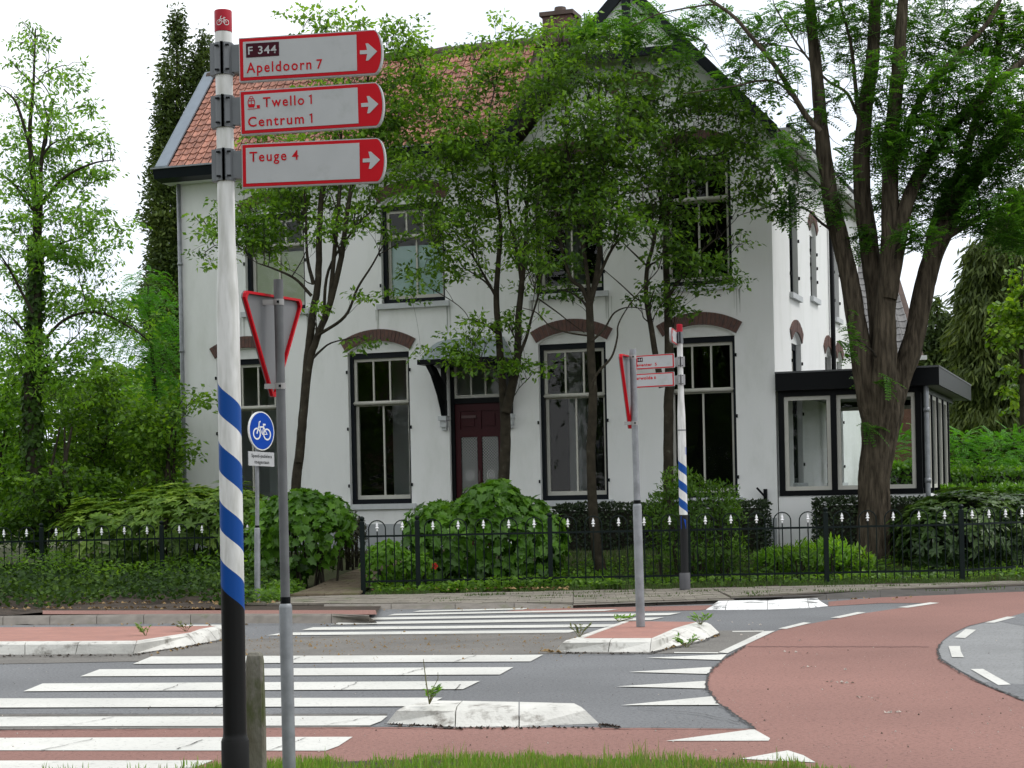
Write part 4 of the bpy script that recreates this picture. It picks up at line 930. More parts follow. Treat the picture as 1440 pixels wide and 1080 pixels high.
def lug(c, ud, parent, s=1.0):
    m_ = MB(); c = Vector(c); m_.tube([c-UZ*.018*s, c+UZ*.018*s], .032*s, 14); m_.box(c+Vector(ud)*-.05*s+Vector((0, .0, 0)), Vector(ud)*.11*s, Vector((0, .012, 0)), UZ*.03*s); o = m_.build('clamp', mat('clamp_steel', (.36, .35, .34), .45, .1, metal=.4), parent)
    b = MB(); b.box(c+Vector((.0, -.034*s, 0)), Vector((.014*s, 0, 0)), Vector((0, .01, 0)), UZ*.014*s); b.build('bolt', blackp, o)
D1 = 9.2; bs = at(407.5, 1115, D1); tp = at(391.2, 393, D1)
e = signpost(bs, tp, (1115-848)/722, .0335, .0238, 'give_way_sign', 'grey post in the left foreground with back of red edged triangular sign', galv, galvd)
triangle(at(338, 408, 9.0), at(423.5, 421.5, 9.53), at(382.5, 566, 9.27), e, .023, .018)
lug(bs.lerp(tp, (1115-425)/722), (.9, .1, 0), e, .85); lug(bs.lerp(tp, (1115-543)/722), (.9, .1, 0), e, .85)
b2_ = gr(901, 881, .105); D2 = b2_.y; tp = at(889.6, 491, D2)
e = signpost(b2_, tp, (881-708)/390, .046, .034, 'give_way_sign', 'grey post standing on the small red traffic island with narrow edge-on triangular sign', galv, galv)
triangle(at(870, 497.5, D2-.38), at(893, 503, D2+.45), at(884.5, 607, D2+.05), e, .026, .03)
lug(b2_.lerp(tp, (881-502)/390), (.9, .1, 0), e, 1.15); lug(b2_.lerp(tp, (881-595)/390), (.9, .1, 0), e, 1.15)
# ---- round blue cycle path sign
b3_ = gr(362, 846, .06); D3 = b3_.y; tp = at(361.5, 600, D3+.05)
e = signpost(b3_, tp, (846-742)/246, .042, .03, 'cycle_path_sign', 'round blue bicycle sign with small white plate below on a thin grey post', galv, galv)
u = Vector((math.cos(math.radians(58)), math.sin(math.radians(58)), -.03)).normalized(); c = at(368, 606, D3-.07); f4 = Fr(c, u, UZ)
m_ = MB(); m_.prism([f4.p(x, y, -.025) for x, y in ring(0, 0, .275, 32)], f4.n*.025); dsk = m_.build('sign_disc', whitep, e)
m_ = MB(); poly(m_, f4, ring(0, 0, .258, 32), .003); m_.build('blue_face', signblue, dsk)
m_ = MB(); bicycle(m_, f4, .0, -.0, .37, .022, .005); m_.build('bicycle_symbol', whitep, dsk)
c = at(368, 645.5, D3-.07); f5 = Fr(c, u, UZ); m_ = MB(); m_.prism([f5.p(x, y, -.015) for x, y in ((-.275, -.1), (.275, -.1), (.275, .1), (-.275, .1))], f5.n*.015); pl = m_.build('sub_plate', signw, e)
text('Speed-pedelecs', f5, -.22, .02, .44, .05, blackp, pl, z=.003, bold=.01); text('toegestaan', f5, -.16, -.065, .32, .05, blackp, pl, z=.003, bold=.01)
# ---- mossy concrete post
cb = at(361, 1110, 9.55); ct = at(358.5, 917, 9.55); w_ = .047
m_ = MB(); ax_ = ct-cb; prof = [(0, 1.03), (.45, 1.0), (.93, .93), (.975, .86), (1, .6)]; vs = []
for f, k in prof:
    for sx_, sy_ in ((-1, -.75), (-.75, -1), (.75, -1), (1, -.75), (1, .75), (.75, 1), (-.75, 1), (-1, .75)): vs.append(cb+ax_*f+Vector((sx_*w_*k+random.uniform(-.002, .002), sy_*w_*k, 0)))
m_.add(vs, [(i*8+k, i*8+(k+1) % 8, (i+1)*8+(k+1) % 8, (i+1)*8+k) for i in range(4) for k in range(8)]+[tuple(32+k for k in range(8))])
o = m_.build('concrete_post', mossy, None, loc=cb); tag(o, 'short mossy concrete post standing behind the big striped signpost', 'post')

# ================================================================== FENCES
def mk(name, mb, m):
    me = bpy.data.meshes.new(name); me.from_pydata(mb.v, [], mb.f); me.materials.append(m); return me
bar_me = mk('bar', MB().tube([(0, 0, 0), (0, 0, .8)], .0095, 5), fencem)
cbar_me = mk('bar', MB().tube([(0, 0, 0), (0, 0, .86)], .0095, 5), fencem)
hp = [(-.127, 0, .8), (-.127, 0, .90)]+[(-.127*math.cos(a), 0, .90+.127*math.sin(a)) for a in np.linspace(.25, math.pi-.25, 9)]+[(.127, 0, .90), (.127, 0, .8)]
hoop_me = mk('hoop', MB().tube(hp, .0095, 5), fencem)
fin = MB(); fin.tube([(0, 0, z) for z in (.855, .865, .875, .885, .9, .915, .925, .935, .95, .965, .99)], [.01, .018, .010, .012, .031, .018, .012, .022, .017, .012, .001], 6); fin_me = mk('finial', fin, whitemetal)
post_mb = MB(); post_mb.box((0, 0, .52), (.07, 0, 0), (0, .07, 0), (0, 0, 1.1)); post_mb.tube([(0, 0, z) for z in (1.07, 1.085, 1.10, 1.125, 1.145, 1.155)], [.03, .022, .034, .04, .026, .004], 8); post_me = mk('post', post_mb, fencem)
def put(name, me, parent, p, rz):
    o = bpy.data.objects.new(name, me); COL.objects.link(o); o.parent = parent; o.location = Vector(p)-wloc(parent); o.rotation_euler = (0, 0, rz); return o
def fence(label, runs, group=None):
    """runs: list of (post point a, post point b, units)"""
    root = empty('garden_fence', runs[0][0], label, 'fence', group); done = []
    for a, b, n in runs:
        a = Vector(a); b = Vector(b); d = (b-a); L = d.length; d = d.normalized(); rz = math.atan2(d.y, d.x); u = .381
        for p in (a, b):
            if all((p-q).length > .05 for q in done): put('post', post_me, root, p, rz); done.append(p)
        for z, h in ((.17, .03), (.85, .03)):
            m_ = MB(); m_.box((a+b)/2+UZ*z, d*(L-.07), Vector((-d.y, d.x, 0))*.012, UZ*h); m_.build('rail', fencem, root)
        s0 = (L-n*u)/2
        for i in range(n):
            c = a+d*(s0+(i+.5)*u)
            j = random.uniform(-.004, .004)
            for k in (-1, 1): put('bar', bar_me, root, c+d*(k*.127)+UZ*.06, rz)
            put('bar', cbar_me, root, c+UZ*.06, rz); put('hoop', hoop_me, root, c+UZ*.06, rz); put('finial', fin_me, root, c+UZ*(.075+j), rz+j*10)
    return root
FZ = .06
def fp(px, D, z=FZ): p = at(px, 780, D); return Vector((p.x, D, z))
pr = [fp(510, 27.3), fp(587.5, 27.3), fp(774, 27.25), fp(968, 27.15), fp(1162, 27.05), fp(1352.5, 27.0)]
runs = [(pr[i], pr[i+1], 2 if i == 0 else 5) for i in range(5)]
dd_ = Vector((math.cos(.62), math.sin(.62), 0))*2.02; runs += [(pr[5], pr[5]+dd_, 5), (pr[5]+dd_, pr[5]+dd_*2, 5)]
fence('long green-black iron fence with hoops and white spear tips, right of the garden path', runs)
DL = 30.4; pl_ = [fp(-280, DL, .03), fp(-111, DL, .03), fp(59, DL, .03), fp(228, DL, .03), fp(373.5, DL, .03)]
runs = [(pl_[i], pl_[i+1], 5 if i < 3 else 4) for i in range(4)]+[(pl_[4], pl_[4]+Vector((.55, 1.95, .25)), 5)]
fence('shorter iron fence with white spear tips in front of the bushes at left', runs)

# ================================================================== TREES
L_dark = leafmat('leaf_dark_green', [(0.0253, 0.0630, 0.0085), (0.0615, 0.1374, 0.0153), (0.1446, 0.2689, 0.0306)], .48, .5, .3)
L_mid = leafmat('leaf_mid_green', [(0.0407, 0.0974, 0.0102), (0.1040, 0.2175, 0.0204), (0.2260, 0.3892, 0.0425)], .5)
L_fresh = leafmat('leaf_fresh_green', [(0.0542, 0.1316, 0.0127), (0.1266, 0.2747, 0.0255), (0.2350, 0.4235, 0.0510)], .5)
L_robinia = leafmat('leaf_robinia', [(0.0271, 0.0801, 0.0110), (0.0633, 0.1717, 0.0204), (0.1537, 0.3319, 0.0357)], .5)
L_con = leafmat('needle_dark', [(0.0271, 0.0514, 0.0119), (0.0678, 0.1087, 0.0204), (0.1446, 0.1946, 0.0382)], .25, .6)
L_fern = leafmat('leaf_feathery', [(0.0407, 0.1374, 0.0136), (0.0904, 0.2747, 0.0255), (0.1627, 0.4006, 0.0425)], .42)
L_yel = leafmat('leaf_yellow_green', [(0.0633, 0.1374, 0.0102), (0.1356, 0.2518, 0.0213), (0.2531, 0.3892, 0.0340)], .4)
L_rhod = leafmat('leaf_glossy', [(0.0316, 0.0801, 0.0085), (0.0768, 0.1888, 0.0170), (0.1718, 0.3434, 0.0382)], .4, .35, .4)
L_bark = mat('twig_bark', (.035, .029, .02), .95, .2, 9)

def S(pts, D): return [tuple(at(p[0], p[1], D+(p[2] if len(p) > 2 else 0))) for p in pts]
DT = 30.2
grp = None
# --- tree 1 (left, several stems)
t = Tree('young_tree', at(416, 720, DT), 'slender tree with several dark stems rising behind the leafy bush left of the path')
t.stem(S([(413, 745), (416, 690), (423, 620), (428, 560), (433, 500), (440, 440), (447, 400), (449, 330), (453, 270), (470, 200), (482, 120)], DT), [.09, .08, .072, .066, .058, .05, .038, .022], jag=.05)
t.stem(S([(420, 650), (434, 520), (444, 480), (463, 430), (480, 360), (488, 300), (505, 200), (520, 90)], DT-.1), [.065, .06, .054, .045, .033, .02], jag=.05)
t.stem(S([(463, 430), (467, 390), (475, 300), (480, 230), (478, 150)], DT-.1), [.04, .035, .02], 6)
t.stem(S([(446, 472), (485, 445), (503, 405), (522, 375), (536, 350)], DT-.3), [.03, .02, .012], 6)
t.stem(S([(438, 416), (415, 392), (385, 378), (362, 370)], DT-.3), [.03, .02, .01], 6)
t.stem(S([(441, 400), (432, 360), (430, 300), (426, 240)], DT), [.035, .02, .012], 6)
t.stem(S([(455, 455), (462, 380), (500, 320), (530, 290)], DT), [.03, .02, .012], 6)
B1 = [(385, 283, 62, 30, 90), (345, 320, 48, 30, 52), (375, 340, 50, 22, 40), (300, 330, 30, 26, 14), (288, 355, 22, 14, 8), (285, 308, 20, 9, 5), (500, 290, 50, 40, 36), (440, 255, 70, 40, 60), (470, 320, 40, 26, 24), (525, 250, 40, 40, 36), (545, 330, 30, 18, 10),
      (520, 150, 60, 60, 70), (470, 60, 60, 34, 44), (530, 70, 55, 50, 46), (575, 60, 40, 34, 26), (440, 20, 45, 14, 12), (560, 180, 50, 50, 50), (440, 445, 20, 14, 7), (510, 405, 30, 16, 8), (495, 475, 26, 12, 7), (465, 150, 60, 60, 55), (400, 200, 50, 50, 40), (545, 210, 36, 30, 34), (600, 95, 40, 34, 34), (560, 30, 40, 20, 16), (430, 90, 50, 50, 20), (350, 300, 40, 22, 24)]
grow(t, B1, DT, .7, L_mid, 15, .20, .4, .098, .052, thick=.7); t.finish(bark, L_bark)
# --- tree 2 in front of the door
t = Tree('young_tree', at(706, 735, DT), 'slim forked tree standing in front of the dark red door')
t.stem(S([(707, 745), (708, 690), (710, 640), (711, 605), (710, 575)], DT), [.105, .095, .088, .085], jag=.03)
t.stem(S([(710, 585), (706, 535), (702, 480), (698, 420), (701, 365), (704, 320), (695, 250), (688, 170)], DT), [.075, .06, .045, .03, .018], jag=.04)
t.stem(S([(711, 580), (722, 535), (728, 500), (729, 450), (734, 395), (740, 340), (741, 290), (752, 200)], DT-.1), [.085, .065, .05, .035, .018], jag=.04)
t.stem(S([(728, 505), (740, 475), (748, 445), (757, 415), (764, 375)], DT-.3), [.035, .02, .012], 6)
t.stem(S([(698, 418), (688, 400), (672, 372), (655, 345)], DT), [.03, .02, .012], 6)
t.stem(S([(734, 400), (728, 360), (716, 300), (712, 240)], DT), [.035, .025, .012], 6)
t.stem(S([(757, 420), (785, 440), (800, 452), (822, 468)], DT-.5), [.014, .01, .006], 5)
t.stem(S([(700, 470), (680, 455), (660, 450)], DT-.4), [.02, .014, .008], 5)
B2 = [(700, 92, 46, 40, 44), (745, 130, 50, 45, 60), (615, 150, 55, 45, 56), (600, 215, 55, 40, 60), (650, 240, 50, 45, 60), (675, 310, 60, 40, 88), (620, 320, 45, 45, 46), (735, 250, 50, 50, 74), (650, 375, 42, 22, 30), (740, 350, 40, 34, 40), (690, 200, 50, 60, 70),
      (635, 490, 38, 15, 26), (680, 462, 34, 22, 26), (725, 500, 20, 26, 22), (660, 508, 30, 10, 14), (715, 455, 26, 18, 14), (795, 62, 40, 30, 26), (760, 80, 30, 30, 26), (690, 60, 26, 26, 12), (580, 120, 34, 40, 30), (660, 150, 40, 40, 30), (582, 395, 22, 26, 14), (605, 405, 18, 12, 6), (738, 405, 18, 8, 4), (640, 70, 34, 24, 14), (720, 40, 34, 22, 16), (790, 40, 40, 22, 26), (780, 110, 44, 36, 44), (830, 60, 34, 26, 20), (560, 170, 34, 34, 26), (590, 270, 40, 30, 30), (640, 200, 40, 34, 30)]
grow(t, B2, DT, .7, L_mid, 15, .20, .4, .098, .052, thick=.7); t.finish(bark, L_bark)
# --- tree 3, the single leaning trunk
DT3 = 28.9
t = Tree('young_tree', at(841, 800, DT3), 'tree with a single mottled grey trunk leaning slightly, rising just behind the fence')
t.stem(S([(845, 803), (838, 765), (833, 700), (831, 640), (834, 560), (831, 500), (829, 425)], DT3), [.095, .082, .074, .072, .065, .06], jag=.05)
t.stem(S([(829, 430), (818, 405), (803, 392), (790, 350), (780, 290)], DT3), [.04, .03, .015], 7)
t.stem(S([(829, 430), (836, 400), (842, 364), (845, 303), (850, 220), (842, 140)], DT3), [.05, .045, .03, .018], 7)
t.stem(S([(832, 420), (847, 378), (864, 345), (886, 323), (905, 290)], DT3-.2), [.03, .022, .012], 6)
t.stem(S([(829, 425), (825, 380), (815, 320), (800, 230), (795, 150)], DT3), [.04, .03, .015], 7)
t.stem(S([(831, 546), (840, 525), (860, 502), (868, 475), (870, 455), (888, 425), (925, 380)], DT3-.3), [.024, .018, .012, .007], 6)
t.stem(S([(832, 480), (850, 462), (864, 440), (885, 432), (912, 436)], DT3-.3), [.022, .014, .006], 6)
t.stem(S([(826, 472), (800, 468), (775, 460), (755, 440), (735, 433)], DT3-.3), [.016, .012, .006], 5)
B3 = [(800, 200, 60, 50, 110), (850, 170, 55, 45, 95), (870, 240, 55, 45, 105), (780, 290, 55, 45, 84), (845, 300, 55, 40, 90), (820, 245, 55, 45, 105), (770, 370, 40, 22, 26), (790, 408, 30, 14, 10), (900, 190, 45, 45, 70), (800, 130, 50, 34, 44), (850, 110, 40, 30, 24), (880, 320, 40, 26, 40), (765, 225, 45, 40, 55), (800, 400, 22, 30, 16), (745, 330, 36, 26, 30), (830, 70, 40, 26, 24), (880, 130, 44, 34, 36)]
grow(t, B3, DT3, .8, L_dark, 12, .20, .4, .10, .052, thick=.7); t.finish(bark, L_bark)
# --- tree 4 by the far signpost
DT4 = 29.8
t = Tree('young_tree', at(939, 745, DT4), 'twin-stemmed tree behind the dark laurel bush and the far signpost')
t.stem(S([(938, 750), (940, 690), (940, 600), (941, 520), (940, 450), (938, 400), (936, 340), (945, 260), (955, 180)], DT4), [.09, .085, .08, .074, .062, .045, .026, .016], jag=.05)
t.stem(S([(931, 545), (922, 500), (916, 462), (909, 420), (910, 378), (917, 350), (921, 328), (912, 315), (903, 308)], DT4-.2), [.055, .045, .035, .025, .014], 8)
t.stem(S([(938, 420), (965, 380), (990, 350), (1015, 330)], DT4), [.035, .02, .01], 6)
t.stem(S([(918, 340), (930, 300), (925, 250), (930, 190)], DT4), [.03, .02, .012], 6)
t.stem(S([(911, 375), (885, 350), (870, 335)], DT4), [.018, .012, .006], 5)
t.stem(S([(909, 425), (895, 420), (873, 400), (850, 380)], DT4), [.016, .012, .006], 5)
B4 = [(950, 170, 60, 50, 105), (1000, 220, 60, 40, 90), (930, 250, 50, 45, 84), (960, 300, 50, 30, 50), (940, 350, 46, 26, 46), (990, 375, 42, 20, 38), (1000, 395, 40, 16, 26), (1045, 270, 36, 40, 34), (1050, 215, 40, 36, 40), (920, 408, 36, 16, 18), (945, 430, 34, 14, 16), (1010, 170, 46, 40, 50), (1070, 245, 22, 40, 20), (1085, 290, 22, 22, 16), (900, 130, 40, 40, 34), (985, 130, 40, 30, 28), (1030, 330, 20, 14, 6), (905, 300, 30, 30, 26), (940, 100, 40, 28, 24), (1060, 160, 34, 30, 24), (1100, 230, 18, 30, 12)]
grow(t, B4, DT4, .7, L_dark, 12, .20, .4, .10, .052, thick=.7); t.finish(bark, L_bark)

# --- the big robinia
DB = 30.0
t = Tree('robinia_tree', at(1230, 790, DB), 'big old tree with furrowed bark and several thick rising stems at right', 'tree')
t.stem(S([(1228, 803), (1228, 790), (1229, 765), (1229, 720), (1230, 670), (1236, 620), (1242, 580), (1244, 550), (1246, 525)], DB), [.42, .33, .275, .255, .255, .28, .33, .30, .12], 40, jag=0, ridge=.07)
t.stem(S([(1230, 650), (1228, 595), (1216, 520), (1207, 470), (1200, 424), (1192, 380), (1182, 340), (1173, 305), (1166, 265), (1158, 210), (1154, 170), (1150, 120), (1143, 50), (1135, -40), (1120, -140)], DB), [.06, .22, .17, .15, .145, .14, .125, .11, .1, .08, .05], 24, jag=.0, ridge=.06)
t.stem(S([(1233, 650), (1238, 585), (1239, 500), (1236, 430), (1227, 380), (1219, 324), (1212, 263), (1213, 200), (1217, 150), (1227, 83), (1231, 0), (1236, -100), (1240, -200)], DB+.2), [.06, .22, .19, .17, .15, .14, .13, .115, .1, .07, .05], 24, jag=.0, ridge=.06)
t.stem(S([(1236, 640), (1242, 570), (1244, 480), (1246, 420), (1250, 370), (1252, 297), (1252, 213), (1258, 150), (1264, 83), (1270, 0), (1280, -110)], DB-.2), [.06, .22, .17, .155, .14, .125, .11, .09, .05], 24, jag=.0, ridge=.06)
t.stem(S([(1250, 420), (1262, 350), (1270, 305), (1288, 255), (1332, 186), (1368, 150), (1410, 110), (1460, 70)], DB-.3), [.13, .12, .11, .09, .07, .045], 20, jag=0, ridge=.05)
t.stem(S([(1234, 660), (1246, 595), (1262, 540), (1278, 500), (1290, 455), (1302, 395), (1318, 345), (1342, 295), (1380, 235), (1430, 170), (1500, 110), (1580, 50)], DB+.1), [.06, .21, .19, .17, .165, .16, .15, .13, .1, .06], 24, jag=.0, ridge=.06)
t.stem(S([(1296, 430), (1304, 370), (1320, 300), (1350, 240), (1372, 170), (1400, 90), (1410, 20)], DB+.5), [.11, .1, .08, .06, .04], 8)
t.stem(S([(1320, 340), (1370, 310), (1420, 290), (1490, 280)], DB), [.07, .05, .03], 6)
t.stem(S([(1252, 250), (1268, 200), (1300, 130), (1345, 80), (1390, 30), (1420, -30)], DB), [.07, .06, .045, .03], 7)
t.stem(S([(1153, 185), (1135, 165), (1118, 138), (1098, 105), (1080, 80), (1055, 50), (1030, 22), (990, -5), (940, -30)], DB-.8), [.055, .045, .038, .03, .02], 7)
t.stem(S([(1040, 32), (1010, 8), (975, 10), (925, 20), (888, 38)], DB-1.2), [.02, .014, .008], 5)
t.stem(S([(1128, 150), (1095, 117), (1065, 114), (1039, 120), (990, 128), (960, 132)], DB-1), [.022, .016, .008], 5)
t.stem(S([(1213, 180), (1207, 160), (1203, 120), (1196, 60), (1180, 0)], DB+.3), [.05, .04, .03, .02], 6)
t.stem(S([(1205, 160), (1190, 130), (1160, 110), (1120, 60), (1090, 10)], DB), [.03, .02, .012], 6)
BB = [(1290, 200, 70, 50, 130), (1350, 130, 80, 60, 175), (1400, 210, 70, 60, 190), (1330, 270, 60, 40, 110), (1400, 300, 60, 40, 105), (1300, 60, 60, 50, 90), (1400, 50, 60, 50, 130), (1240, 120, 50, 60, 52), (1230, 210, 46, 40, 55), (1260, 280, 46, 30, 46), (1290, 330, 40, 20, 28),
      (1230, 30, 60, 34, 52), (1180, 60, 40, 50, 34), (1150, 20, 50, 28, 30), (1100, 30, 50, 26, 26), (1060, 60, 46, 34, 26), (1040, 110, 46, 26, 24), (1090, 100, 40, 36, 20), (1000, 20, 46, 20, 22), (940, 45, 50, 20, 28), (875, 45, 46, 22, 34), (830, 40, 30, 16, 14), (985, 140, 40, 16, 20), (900, 20, 40, 18, 16), (960, 80, 34, 20, 14),
      (1130, 180, 26, 30, 14), (1120, 230, 26, 40, 20), (1105, 290, 22, 24, 18), (1095, 215, 20, 34, 12), (1140, 280, 20, 26, 10), (1180, 290, 20, 30, 9), (1190, 240, 18, 26, 9), (1215, 330, 20, 20, 12), (1195, 470, 10, 40, 8), (1220, 530, 20, 16, 8), (1222, 600, 12, 10, 4), (1170, 140, 24, 34, 10),
      (1230, 350, 30, 20, 14), (1430, 340, 40, 16, 26), (1440, 150, 40, 60, 60), (1480, 60, 60, 60, 60), (1500, 220, 60, 60, 60), (1330, -10, 120, 30, 60), (1180, -40, 120, 30, 50), (1245, 535, 12, 10, 4)]
W = blobs_world(BB, DB, 1.3, .9); Vs = []; Fs = []; Rs = []; b = 0
for c, r, n in W:
    t.limb(c, .03, .01); n = int(n*3.6); P = ellip(n, c, r)
    for q in P[rng.random(n) < .2]: t.limb(q, .01, .004, n=4)
    ax = rvec(n)*np.array([1, 1, .35]); tone = np.clip(.42+rng.normal(size=n)*.16+bump3(P, 1.6, 3)*.2, 0, 1)
    V, F, R = fronds(P-ax*.13, ax, .32, 9, .07, .038, tone); Vs.append(V); Fs.append(F+b); Rs.append(R); b += len(V)
npmesh('crown', np.concatenate(Vs), np.concatenate(Fs), L_robinia, t.root, np.concatenate(Rs)); t.finish(barkbig, L_bark)
print('robinia', b)

# --- left ivy-clad tree
DLf = 33.0
t = Tree('ivy_clad_tree', at(50, 740, DLf), 'tall airy tree with ivy-covered trunk at the far left', 'tree')
t.stem(S([(52, 780), (50, 700), (46, 620), (44, 560), (48, 480), (50, 400), (52, 330), (48, 260), (42, 190), (47, 120), (50, 40)], DLf), [.17, .16, .15, .14, .11, .075, .05, .03, .012], jag=.06)
t.stem(S([(52, 380), (57, 300), (58, 230), (66, 180), (76, 140)], DLf-.2), [.05, .04, .03, .015], 6)
for q in ([(46, 440), (30, 410), (8, 370), (-20, 330)], [(44, 480), (20, 450), (0, 435)], [(50, 370), (80, 345), (110, 335)], [(50, 300), (20, 260), (0, 245), (-20, 240)], [(48, 230), (25, 150), (5, 125)], [(44, 560), (80, 500), (110, 470)], [(46, 500), (90, 450), (140, 440), (190, 465), (210, 480)], [(55, 290), (90, 250), (130, 230), (160, 225)]):
    t.stem(S(q, DLf-.3), [.035, .025, .01], 6)
BL = [(50, 60, 12, 26, 9), (48, 105, 22, 14, 10), (28, 60, 10, 5, 2), (88, 92, 14, 14, 9), (18, 88, 18, 9, 8), (68, 68, 14, 10, 5), (60, 140, 26, 16, 16), (120, 148, 24, 10, 11), (20, 135, 30, 14, 14), (68, 170, 22, 20, 22), (95, 195, 40, 22, 34), (150, 195, 26, 10, 11), (30, 190, 34, 24, 26), (60, 230, 50, 30, 60), (110, 250, 40, 22, 38), (150, 250, 24, 22, 14), (20, 260, 34, 26, 34),
      (70, 290, 50, 30, 60), (130, 310, 46, 24, 40), (170, 330, 22, 16, 12), (20, 330, 34, 26, 30), (70, 350, 50, 32, 66), (120, 375, 40, 26, 36), (20, 400, 34, 24, 28), (70, 420, 60, 34, 84), (130, 430, 44, 20, 40), (180, 455, 40, 18, 34), (60, 490, 60, 30, 80), (120, 490, 44, 30, 46), (10, 470, 30, 30, 26), (40, 540, 50, 30, 50), (100, 540, 50, 30, 50), (205, 480, 16, 10, 7), (140, 345, 40, 10, 12), (100, 120, 10, 6, 3)]
grow(t, BL, DLf, .9, L_fresh, 15, .19, .45, .105, .042, thick=.8, up=.8, droop=.3)
# ivy on the trunk
n = 2600; u = rng.random(n); ang = rng.random(n)*2*math.pi; C = np.zeros((n, 3))
K = np.array([at(52, 780, DLf), at(46, 620, DLf), at(46, 520, DLf), at(50, 400, DLf), at(50, 330, DLf)]); ys_ = np.linspace(0, 1, 5)
for k in range(3): C[:, k] = np.interp(u, ys_, K[:, k])
rr = (.15+.1*rng.random(n))*(1-.45*u); C[:, 0] += np.cos(ang)*rr; C[:, 1] += np.sin(ang)*rr
N = np.stack([np.cos(ang), np.sin(ang), np.full(n, .5)], 1)+rvec(n)*.4; Dv = rvec(n)*.6+np.array([0, 0, -.7])
V, F, R = leaves(C, Dv, N, np.full(n, .1), np.full(n, .085), np.clip(rng.random(n)*.6, 0, 1), LEAF6); npmesh('ivy', V, F, L_dark, t.root, R); t.finish(bark, L_bark)

# --- feathery bright tree and dark cypress left of the house
def feathery(name, label, bl, D, m, base, trunk, dens=1.0, flen=.42, ln=.08, wd=.03, droop=.9, cat='tree', thick=.9, npair=10):
    t = Tree(name, base, label, cat); t.stem(trunk, [.12, .08, .04, .02], 7); Vs = []; Fs = []; Rs = []; b = 0
    for c, r, n in blobs_world(bl, D, .5, thick):
        n = int(n*dens); t.limb(c, .03, .01); P = ellip(n, c, r, .3); ax = norm(P-np.array(c)+rvec(n)*.2)*np.array([1, 1, .5])
        tone = np.clip(.45+rng.normal(size=n)*.15+bump3(P, 1.5, 1)*.2, 0, 1); V, F, R = fronds(P, ax, flen, npair, ln, wd, tone, droop); Vs.append(V); Fs.append(F+b); Rs.append(R); b += len(V)
    npmesh('crown', np.concatenate(Vs), np.concatenate(Fs), m, t.root, np.concatenate(Rs)); t.finish(bark, L_bark); return t
feathery('feathery_tree', 'bright green feathery tree against the left wall of the villa', [(208, 402, 24, 24, 60), (185, 420, 14, 12, 20), (200, 450, 40, 34, 130), (225, 440, 26, 26, 60), (190, 500, 46, 34, 130), (230, 510, 30, 44, 120), (205, 560, 50, 40, 140), (230, 600, 36, 40, 100), (235, 570, 24, 30, 60)], 38.5, L_fern,
         at(220, 690, 38.5), S([(222, 700), (220, 600), (214, 500), (208, 400)], 38.5), 1.2)
def conifer(name, label, tips, D, m, n, base_y, ln=.22, wd=.07, jit=1.0, cat='tree', droop=.2, group=None):
    """tips: (px, py_top, px halfwidth at bottom); dense drooping foliage plates round a straight trunk"""
    x0 = tips[0][0]; t = Tree(name, at(x0, base_y, D), label, cat, group); Vs = []; Fs = []; Rs = []; b = 0
    for tx, ty, hw in tips:
        t.stem(S([(tx+2, base_y), (tx+1, (base_y+ty)/2), (tx, ty+6)], D), [.22, .12, .02], 7)
        m_ = int(n); u = rng.random(m_)**.75; py = ty+(base_y-ty)*u; prof = np.minimum(1, (u*2.6)**.7)*(.75+.25*np.sin(u*29+tx)+.12*np.sin(u*67)); r = hw*prof*np.sqrt(rng.random(m_)*.9+.1); an = rng.random(m_)*2*math.pi
        C = np.array([at(tx+r_*math.cos(a), y+r_*.35, D+r_*math.sin(a)*D/FPX) for r_, a, y in zip(r, an, py)])
        for q in C[rng.random(m_) < .04]: t.limb(q, .03, .01, n=4)
        out = np.stack([np.cos(an), np.sin(an), np.full(m_, .5-droop)], 1); k = 9
        C2 = np.repeat(C, k, 0)+rng.normal(size=(m_*k, 3))*.11*jit; Dv = np.repeat(out, k, 0)*.8+rvec(m_*k)*.8; Dv[:, 2] -= droop
        tone = np.clip(.35+bump3(C2, 1.3, 2)*.25+rng.normal(size=m_*k)*.15, 0, 1)
        V, F, R = leaves(C2, Dv, rvec(m_*k)+np.array([0, -.3, .5]), ln*rng.uniform(.6, 1.2, m_*k), wd*np.ones(m_*k), tone); Vs.append(V); Fs.append(F+b); Rs.append(R); b += len(V)
    npmesh('crown', np.concatenate(Vs), np.concatenate(Fs), m, t.root, np.concatenate(Rs)); t.finish(bark, L_bark); return t
conifer('cypress_tree', 'tall dark narrow conifer behind the left roof edge of the villa', [(249, 12, 50), (284, 44, 40), (232, 130, 36)], 50, L_con, 2900, 700, ln=.17, wd=.06)
# right hand background
conifer('weeping_conifer', 'large dark conifer with drooping branches at the right edge', [(1405, 300, 66), (1372, 345, 34), (1440, 260, 70)], 46, leafmat('needle_green', [(.04, .065, .014), (.095, .135, .026), (.2, .24, .055)], .3, .6), 1500, 640, ln=.34, wd=.06, droop=.9)
conifer('far_conifer', 'distant dark conifer seen right of the big trunk, behind the conservatory roof', [(1318, 420, 28), (1335, 445, 24), (1300, 470, 22)], 62, L_con, 600, 690, ln=.35, wd=.1, droop=.5)
t = Tree('yellow_green_tree', at(1440, 640, 41), 'yellow-green leafy tree in front of the weeping conifer at right edge', 'tree'); t.stem(S([(1440, 650), (1438, 540), (1436, 450), (1438, 380)], 41), [.09, .06, .02], 6)
grow(t, [(1436, 385, 16, 16, 9), (1424, 405, 14, 12, 7), (1436, 440, 26, 22, 20), (1412, 440, 8, 8, 3), (1442, 480, 26, 26, 18), (1436, 520, 20, 20, 10), (1420, 465, 16, 14, 6), (1460, 430, 30, 50, 24), (1428, 548, 12, 8, 4), (1430, 575, 12, 10, 4)], 41, .4, L_yel, 15, .26, .5, .13, .11, shape=LEAF6); t.finish(bark, L_bark)
